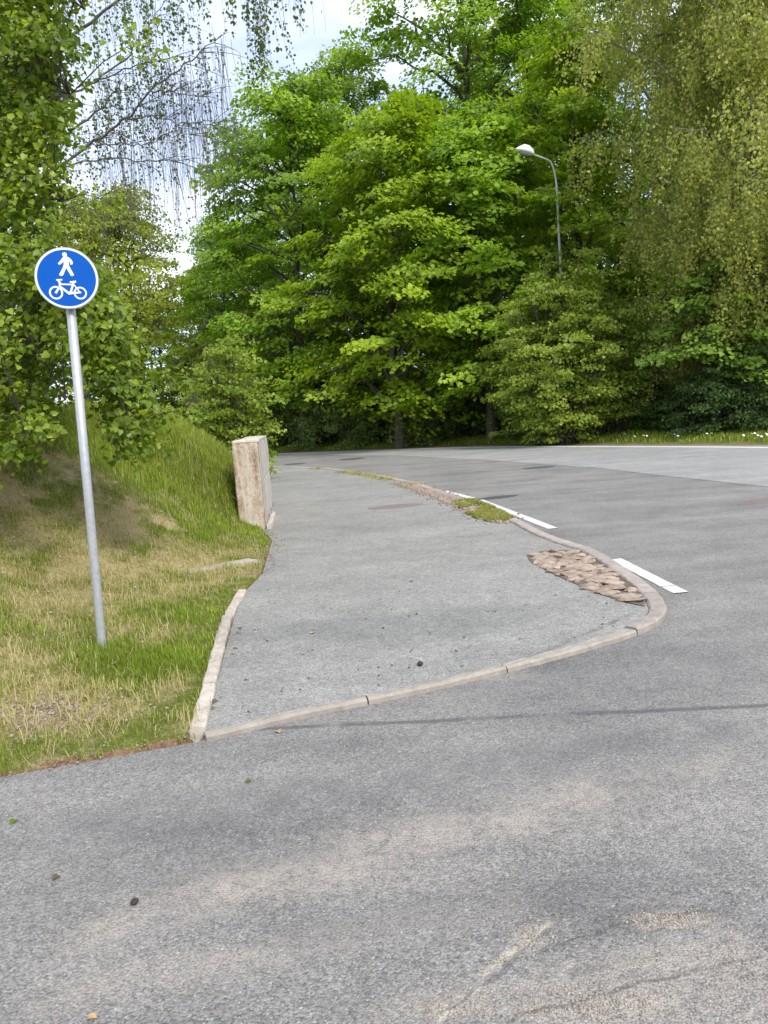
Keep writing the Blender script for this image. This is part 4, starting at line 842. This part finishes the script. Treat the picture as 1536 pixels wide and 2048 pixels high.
limb(2.6, [(-60, 480), (60, 480), (160, 560)], 8, 7.2, .04); limb(3.2, [(-80, 330), (40, 310), (130, 400)], 8, 7.2, .04); limb(4.0, [(-90, 150), (40, 120), (140, 190)], 8, 7.4, .04); limb(4.8, [(-100, 0), (60, -60), (170, 20)], 8.2, 7.8, .04)
limb(5.6, [(-100, -180), (80, -250), (180, -200)], 8.3, 8, .04); limb(2.3, [(-300, 400), (-400, 450)], 8, 7.5, .04); limb(3.9, [(-330, 100), (-420, 60)], 8, 7.5, .04); limb(1.5, [(-280, 760), (-380, 860)], 7.6, 6.6, .035); limb(2.2, [(30, 600), (150, 640), (240, 790), (260, 880)], 7.6, 6.5, .028)
for k in range(5):
    th = g.uniform(.1, 2.6); z0 = g.uniform(2.2, 9); rr = g.uniform(1.5, 2.8); o = np.array([math.cos(th), math.sin(th), 0]); Q = bez(np.array([0, 0, z0]), np.array([0, 0, z0 + .7]) + o * rr * .6, np.array([0, 0, z0 + .3]) + o * rr, 10); tb.add(Q, np.linspace(.045, .006, 10), 6); limb_pts.append(Q)
ALLP = np.concatenate(limb_pts); C = []; O = []
def inpoly(px, py, poly): return poly_sd(np.array([px]), np.array([py]), poly)[0] < 0
def add_spray(c):
    j = np.argmin(((ALLP - c) ** 2).sum(1)); b_ = ALLP[j]
    C.append(c); o = c - b_; o[2] = 0; o = nrm(o + g.normal(0, .15, 3)); o[2] = 0; O.append(nrm(o))
    tb.add([b_, (b_ + c) / 2 + np.array([0, 0, .05]), c], [.009, .006, .003], 4)
cnt = 0
while cnt < 690:
    a, b = g.uniform(-420, 220), g.uniform(-420, 985)
    if inpoly(a, b, P1) and (a > -40 or g.random() < .2):
        add_spray(AT(a, b, g.uniform(6.0, 9.3) if b > 480 else g.uniform(6.8, 9.6)) - off); cnt += 1
cnt = 0
while cnt < 75:
    a, b = g.uniform(150, 340), g.uniform(540, 915)
    if inpoly(a, b, P2): add_spray(AT(a, b, g.uniform(6.4, 7.5)) - off); cnt += 1
for _ in range(70):
    j = g.integers(len(ALLP)); add_spray(ALLP[j] + g.normal(0, .35, 3) * np.array([1, 1, .7]))
C = np.array(C); O = np.array(O); m_ = len(C); nl = 76; n = m_ * nl
ok = (C + off)[:, 2] - height(C[:, 0] + lx, C[:, 1] + ly) > 0.12; C = C[ok]; O = O[ok]; m_ = len(C); n = m_ * nl
Cr = np.repeat(C, nl, 0); Or = np.repeat(O, nl, 0); Sd = np.stack([-Or[:, 1], Or[:, 0], np.zeros(n)], 1); Rr = np.repeat(g.uniform(.14, .32, m_), nl)
rad = np.sqrt(g.random(n)); th = g.random(n) * 2 * PI; a = rad * np.cos(th); b = rad * np.sin(th)
Pn = Cr + Or * (a * Rr * 1.2)[:, None] + Sd * (b * Rr * .9)[:, None]; Pn[:, 2] += -.45 * Rr * (.6 * a + .5 * rad ** 2) + g.normal(0, .3, n) * Rr
Nv = np.array([0, 0, .8]) + Or * .4 + np.array([.15, -.35, 0]) + g.normal(0, .6, (n, 3)); Av = Or * .35 + g.normal(0, .6, (n, 3)); Av[:, 2] -= .6
tint = np.repeat(g.normal(.48, .19, m_), nl) + g.normal(0, .15, n); size = .056 * g.uniform(.5, 1.3, n)
Pw = Pn + off; wx, wy = PX(Pw); dist = np.linalg.norm(Pw - VIS, axis=1); gz = Pw[:, 2] - height(Pw[:, 0], Pw[:, 1]) > 0.03
inv = (wx > 2) & (wx < 1530) & (wy > 2) & (wy < 2040) & gz; score = np.where(inv, size / dist, 0); big_ = np.argsort(-score)[:300]; rest = gz.copy(); rest[big_] = False
LV = Leaves(); LV.add(*leaves(Pn[rest], Nv[rest], Av[rest], size[rest], tint[rest], HEART6, .95)); link('trunk', tb.mesh('trunk'), B_DARK, ln_); o = link('crown', LV.mesh('crown'), L_LIND, ln_); o['kind'] = 'stuff'
lm = []
for q in range(6):
    V, T = HEART; lm_ = npmesh('leaf', V * np.array([.95, 1, 1]), T, np.full(len(V), .15 + .14 * q)); lm_.materials.append(L_LIND); lm.append(lm_)
Sx, A_, Nn = frames(Nv[big_], Av[big_])
for k, i in enumerate(big_):
    o = bpy.data.objects.new('leaf', lm[int(np.clip((tint[i] - .1) / .14, 0, 5))]); COL.objects.link(o); o.parent = ln_; s_ = size[i]
    o.matrix_local = Matrix([[Sx[k, j] * s_, A_[k, j] * s_, Nn[k, j] * s_, Pn[i, j]] for j in range(3)] + [[0, 0, 0, 1]])

# ------------------------------------------------------------------ grass, straw, pebbles, flowers
g = np.random.default_rng(99)
def blades(x, y, hgt, wid, tint, lay=0.35, z=None):
    n = len(x); z = height(x, y) - 0.012 if z is None else z; th = g.random(n) * 2 * PI; d = np.stack([np.cos(th), np.sin(th), np.zeros(n)], 1); sd2 = np.stack([-d[:, 1], d[:, 0], np.zeros(n)], 1)
    B_ = np.stack([x, y, z], 1); ly_ = np.abs(g.normal(lay, lay * .5, n)); up = np.array([0, 0, 1.0])
    M_ = B_ + (d * (ly_ * .3)[:, None] + up * .55) * hgt[:, None]; T_ = B_ + d * (ly_ * hgt)[:, None] + up * (hgt * np.sqrt(np.clip(1 - np.clip(ly_, 0, .97) ** 2, .02, 1)))[:, None]
    w_ = wid[:, None] * .5; V = np.stack([B_ - sd2 * w_, B_ + sd2 * w_, M_ + sd2 * w_ * .8, M_ - sd2 * w_ * .8, T_], 1).reshape(-1, 3)
    i = (np.arange(n) * 5)[:, None]; Tq = np.concatenate([i + np.array([[0, 1, 2]]), i + np.array([[0, 2, 3]]), i + np.array([[3, 2, 4]])]); return V, Tq, np.repeat(tint, 5)
LV = Leaves()
def scatter(n, x0, x1, y0, y1, fall=True):
    x = g.uniform(x0, x1, n); y = y0 + (y1 - y0) * g.random(n) ** (1.5 if fall else 1); s = poly_sd(x, y, PAVE); return x, y, s
x, y, s = scatter(270000, -7.5, -0.9, 2.2, 13.5)
lu = lushf(x, y, s); keep = (s > -0.03 + 0.10 * g.random(len(x))) & is_left(x, y) & (g.random(len(x)) < np.clip((lu - .26) * 3.4, .22, 1)) & (((x - sc_[0]) / .34) ** 2 + ((y - sc_[1]) / .2) ** 2 > g.uniform(.2, 1.3, len(x)))
wxx, wyy = PX(np.stack([x, y, height(x, y, s)], 1)); keep &= (wxx > -60) & (wxx < 600)
x, y, s, lu = x[keep], y[keep], s[keep], lu[keep]; n = len(x)
tall = (.035 + .075 * np.clip((lu - .35) * 2.2, 0, 1) + .05 * sstep(y, 8, 11)) * g.uniform(.5, 1.5, n) * (.55 + .9 * fbm(x, y, 6, 2, 33)); tall *= .45 + .55 * sstep(s, .1, .6); tn = np.clip(.40 + (lu - .40) * 1.5 + g.normal(0, .15, n) + .12 * sstep(y, 8, 10), 0, 1)
tn = np.where(g.random(n) < .16, g.uniform(0, .3, n), tn)
LV.add(*blades(x, y, tall, .0042 * g.uniform(.7, 1.5, n) * (1 + .08 * np.clip(y - 4, 0, 9)), tn))
x, y, s = scatter(100000, -7, -0.95, 2.4, 11.5); keep = (s > 0.02) & is_left(x, y) & (lushf(x, y, s) < .56 - .12 * g.random(len(x))); x, y = x[keep], y[keep]; n = len(x)   # straw lying flat
LV.add(*blades(x, y, g.uniform(.04, .12, n), .0035 * g.uniform(.7, 1.6, n), g.uniform(0, .3, n), .97, height(x, y) + g.uniform(.0, .02, n)))
# tuft at the sign, grass on the crest, kerb-side tufts
x = sb[0] + g.normal(0.30, .20, 6000); y = sb[1] + g.normal(-0.14, .12, 6000); s = poly_sd(x, y, PAVE); k_ = s > .03; x, y = x[k_], y[k_]; LV.add(*blades(x, y, g.uniform(.03, .09, len(x)), np.full(len(x), .005), np.clip(g.normal(.62, .1, len(x)), .4, .85)))
x, y, s = scatter(60000, -6.5, -1.6, 9.5, 15, False); keep = (s > .38); x, y = x[keep], y[keep]; LV.add(*blades(x, y, g.uniform(.06, .20, len(x)) * (.5 + fbm(x, y, 4, 2, 40)), np.full(len(x), .007), np.where(g.random(len(x)) < .25, g.uniform(.05, .4, len(x)), np.clip(g.normal(.66, .2, len(x)), .3, 1)), .6))
tag(link('grass', LV.mesh('grass'), M_GRASS), 'mown grass and straw covering the bank beside the path', 'grass', kind='stuff')
# weeds on the kerb line
LV = Leaves(); wp = [G(a, b)[:2] for a, b in [(905, 1008), (945, 1003), (985, 1018), (1030, 1043), (1000, 1050), (960, 1046), (930, 1030)]]; bb = np.array(wp)
x = g.uniform(bb[:, 0].min(), bb[:, 0].max(), 26000); y = g.uniform(bb[:, 1].min(), bb[:, 1].max(), 26000); k_ = (poly_sd(x, y, wp) < 0) & (fbm(x, y, 5, 2, 3) > .36); x, y = x[k_], y[k_]; LV.add(*blades(x, y, g.uniform(.02, .07, len(x)), np.full(len(x), .008), np.clip(g.normal(.36, .16, len(x)), 0, 1), .7, np.full(len(x), .028)))
kk = np.array(dense([q for q in KFs if 10.5 < q[1] < 26], .02)); rep = g.integers(len(kk), size=16000); x = kk[rep, 0] + g.normal(-.12, .13, 16000); y = kk[rep, 1] + g.normal(0, .05, 16000); k_ = fbm(x, y, .9, 3, 8) > .5; x, y = x[k_], y[k_]; LV.add(*blades(x, y, g.uniform(.02, .07, len(x)), np.full(len(x), .013), np.clip(g.normal(.30, .2, len(x)), 0, 1), .6, np.full(len(x), .028)))
tag(link('kerb_weeds', LV.mesh('kerb_weeds'), M_GRASS), 'low weeds growing along the kerb between path and road', 'weeds', kind='stuff')
# far verge grass
LV = Leaves(); fd = np.array(dense(FAR[2:10], .05)); n = 60000; rep = g.integers(len(fd), size=n); x = fd[rep, 0] + g.uniform(-.2, 4.5, n); y = fd[rep, 1] + g.uniform(-.2, 4.5, n); s = poly_sd(x, y, PAVE); k_ = (s > .35 + .3 * g.random(n)) & (s < 3.4); x, y = x[k_], y[k_]
LV.add(*blades(x, y, g.uniform(.05, .16, len(x)) * (1 + .6 * fbm(x, y, .7, 2, 4)), np.full(len(x), .022), np.clip(g.normal(.62, .2, len(x)), 0, 1), .4)); tag(link('verge_grass', LV.mesh('verge_grass'), M_GRASS), 'strip of grass along the far road edge under the trees', 'grass', kind='stuff')
# pebbles and loose litter
def pebbles(name, label, pts, sizes, mat=M_PEB):
    bm = rock_bm(1, .8, .6, 3, 1, .2); V0 = np.array([v.co[:] for v in bm.verts]); T0 = np.array([[v.index for v in f.verts] for f in bm.faces]); bm.free(); n = len(pts); th = g.random(n) * 6.28; c, s_ = np.cos(th), np.sin(th)
    Vr = np.stack([V0[None, :, 0] * c[:, None] - V0[None, :, 1] * s_[:, None], V0[None, :, 0] * s_[:, None] + V0[None, :, 1] * c[:, None], np.repeat(V0[None, :, 2], n, 0)], -1) * np.asarray(sizes)[:, None, None] + np.asarray(pts)[:, None]
    T_ = (T0[None] + (np.arange(n) * len(V0))[:, None, None]).reshape(-1, 3); tag(link(name, npmesh(name, Vr.reshape(-1, 3), T_), mat), label, name.replace('_', ' '), kind='stuff')
x = sc_[0] + g.normal(-.03, .2, 420); y = sc_[1] + g.normal(0, .1, 420); k_ = poly_sd(x, y, PAVE) > .05; x, y = x[k_], y[k_]; pebbles('pebbles', 'small stones in the sandy bare patch on the bank', np.stack([x, y, height(x, y) + .004], 1), g.uniform(.005, .017, len(x)))
sp_ = np.array(dense(SIDE[2:] + KL[:1], .01)); rep = g.integers(len(sp_), size=900); x = sp_[rep, 0] + g.normal(0, .03, 900); y = sp_[rep, 1] + g.normal(0.03, .05, 900); kk2 = np.array(dense(KL[5:8], .01)); rep = g.integers(len(kk2), size=500); x = np.r_[x, kk2[rep, 0] + g.normal(0, .07, 500)]; y = np.r_[y, kk2[rep, 1] + g.normal(0, .1, 500)]
pebbles('gravel', 'loose grit and litter along the edge of the grass', np.stack([x, y, np.where(poly_sd(x, y, PAVE) > 0, height(x, y), np.where(x > -1.9, .012, .004) + .018 * (y > 4)) + .003], 1), g.uniform(.003, .010, len(x)), M_COBB)
kk = np.array(dense([q for q in KFs if 9.2 < q[1] < 17], .02)); n = 1500; rep = g.integers(len(kk), size=n); x = kk[rep, 0] + g.normal(-.14, .11, n); y = kk[rep, 1] + g.normal(0, .1, n); pebbles('loose_stones', 'loose brown stones and litter along the overgrown kerb', np.stack([x, y, np.full(n, .036)], 1), g.uniform(.012, .042, n), M_COBB)
x = g.uniform(-6, -1, 900); y = g.uniform(3, 10, 900); s = poly_sd(x, y, PAVE); k_ = (s > .1) & (lushf(x, y, s) < .52); x, y = x[k_], y[k_]; pebbles('bark_chips', 'pale chips and stones strewn over the dry grass', np.stack([x, y, height(x, y) + .018], 1), g.uniform(.006, .017, len(x)))
pp_ = []
for (px, py, sx, sy, k) in [(1345, 1840, 45, 8, 260), (1180, 2010, 90, 22, 420), (930, 2010, 35, 16, 120), (1065, 1876, 22, 16, 90), (1005, 1920, 8, 8, 25), (1480, 1960, 90, 45, 160)]:
    for _ in range(k): pp_.append(G(px + g.normal(0, sx), py + g.normal(0, sy), .001))
pebbles('road_grit', 'loose pale grit in the broken asphalt of the road', np.array(pp_), g.uniform(.0016, .0055, len(pp_)), M_PEB)
# white flowers on the far verge
fbm_ = bmesh.new(); bmesh.ops.create_cone(fbm_, cap_ends=False, segments=5, radius1=.006, radius2=.004, depth=.26, matrix=Matrix.Translation((0, 0, .13))); fst = bpy.data.meshes.new('stem'); fbm_.to_mesh(fst); fbm_.free(); fst.materials.append(L_GREEN)
fbm_ = bmesh.new()
for i in range(9):
    a = i * 2 * PI / 9; c, s_ = math.cos(a), math.sin(a); v = [fbm_.verts.new((c * r0 - s_ * w0, s_ * r0 + c * w0, .26 + z0)) for r0, w0, z0 in ((0, 0, 0), (.03, -.016, .012), (.055, 0, .006), (.03, .016, .012))]; fbm_.faces.new(v)
fhd = bpy.data.meshes.new('flower_head'); fbm_.to_mesh(fhd); fbm_.free(); fhd.materials.append(M_PETAL)
for i, px in enumerate([1245, 1262, 1285, 1345, 1352, 1410, 1418, 1482, 1498, 1506, 1512, 1518, 1524, 1530, 1290, 1160]):
    for py in range(880, 860, -1):
        q = G(px, py, .1)
        if poly_sd(np.array([q[0]]), np.array([q[1]]), PAVE)[0] > .6 + .5 * random.random(): break
    e = empty('white_flower', (q[0], q[1], hz(q[0], q[1]))); tag(e, 'small white flower in the grass strip across the road', 'flower', 'white flowers on the far verge'); link('stem', fst, None, e); link('flower_head', fhd, None, e); e.rotation_euler = (random.uniform(.3, .8), 0, random.uniform(0, 1)); e.scale = (.75,) * 3
q = AT(1365, 862, 23.5); bo = bmobj('boulder', rock_bm(.38, .3, .12, 12, 3, .15), M_BOULD, None, True); bo.location = (q[0], q[1], hz(q[0], q[1]) + .12); tag(bo, 'flat grey boulder in the shade behind the far verge', 'boulder')
# cones and single fallen leaves
def cone(px, py, z, label, r):
    c = G(px, py, z); bm = bmesh.new(); bmesh.ops.create_uvsphere(bm, u_segments=14, v_segments=10, radius=1)
    for v in bm.verts:
        a = math.atan2(v.co.y, v.co.x); k = 1 + .16 * math.sin(a * 7 + v.co.z * 9) * math.sin(v.co.z * 12 + a); v.co = Vector((v.co.z * 1.35 * r, v.co.x * k * r * (1 - .25 * v.co.z), v.co.y * k * r * (1 - .25 * v.co.z)))
    o = bmobj('pine_cone', bm, M_CONE); o.location = (c[0], c[1], z + r * .85); o.rotation_euler = (0, 0, random.uniform(0, 3)); tag(o, label, 'cone')
cone(841, 1331, .03, 'small dark cone lying on the cycle path', .014); cone(270, 1808, 0, 'small dark cone lying on the road below the sign', .010)
lfm = []
for mat in (M_DRYLEAF, M_TANLEAF, L_LIND):
    me = npmesh('fallen_leaf', HEART[0] * np.array([1, 1, 1.5]), HEART[1], np.full(9, .4)); me.materials.append(mat); lfm.append(me)
for px, py, z, k, s_, lab in [(480, 1256, .07, 0, .04, 'dry leaf on the raised pale kerb, farthest from the road'), (466, 1300, .07, 0, .035, 'dry leaf on the middle of the raised pale kerb'), (436, 1402, .075, 0, .045, 'dark leaf on the raised pale kerb near the corner'),
                             (622, 1268, .03, 1, .035, 'tiny yellow leaf on the cycle path'), (555, 1462, .002, 1, .035, 'pale dead leaf on the road by the flush kerb'), (503, 1562, .002, 2, .03, 'green leaf on the road below the flush kerb'), (118, 1752, .002, 0, .03, 'dull green leaf on the road left of the small cone'),
                             (176, 2038, .002, 1, .024, 'orange leaf on the road at the pale worn track'), (820, 1163, .03, 0, .03, 'dark leaf on the cycle path across from the cobbles'), (32, 1640, .002, 2, .035, 'green leaf on the road close to the bank edge')]:
    c = G(px, py, z); o = bpy.data.objects.new('fallen_leaf', lfm[k]); COL.objects.link(o); o.location = (c[0], c[1], z + .004); o.scale = (s_,) * 3; o.rotation_euler = (random.uniform(-.15, .15), random.uniform(-.15, .15), random.uniform(0, 6)); tag(o, lab, 'leaf')
lit = []
n = 380; x = g.uniform(-1.2, 1.9, n); y = 3.6 + 9 * g.random(n) ** 1.3; k_ = poly_sd(x, y, np.array(path_poly)) < -.12; x, y = x[k_], y[k_]
Vv, Tt, tt_ = leaves(np.stack([x, y, np.full(len(x), .032)], 1), np.array([0, 0, 1.]) + g.normal(0, .15, (len(x), 3)), g.normal(0, 1, (len(x), 3)) * np.array([1, 1, .1]), g.uniform(.008, .022, len(x)), g.uniform(0, .5, len(x)))
tag(link('leaf_litter', npmesh('leaf_litter', Vv, Tt, tt_), L_DARK), 'tiny bits of litter scattered over the cycle path', 'litter', kind='stuff')
print('TRIS', sum(len(m.loops) - 2 * len(m.polygons) for m in bpy.data.meshes))
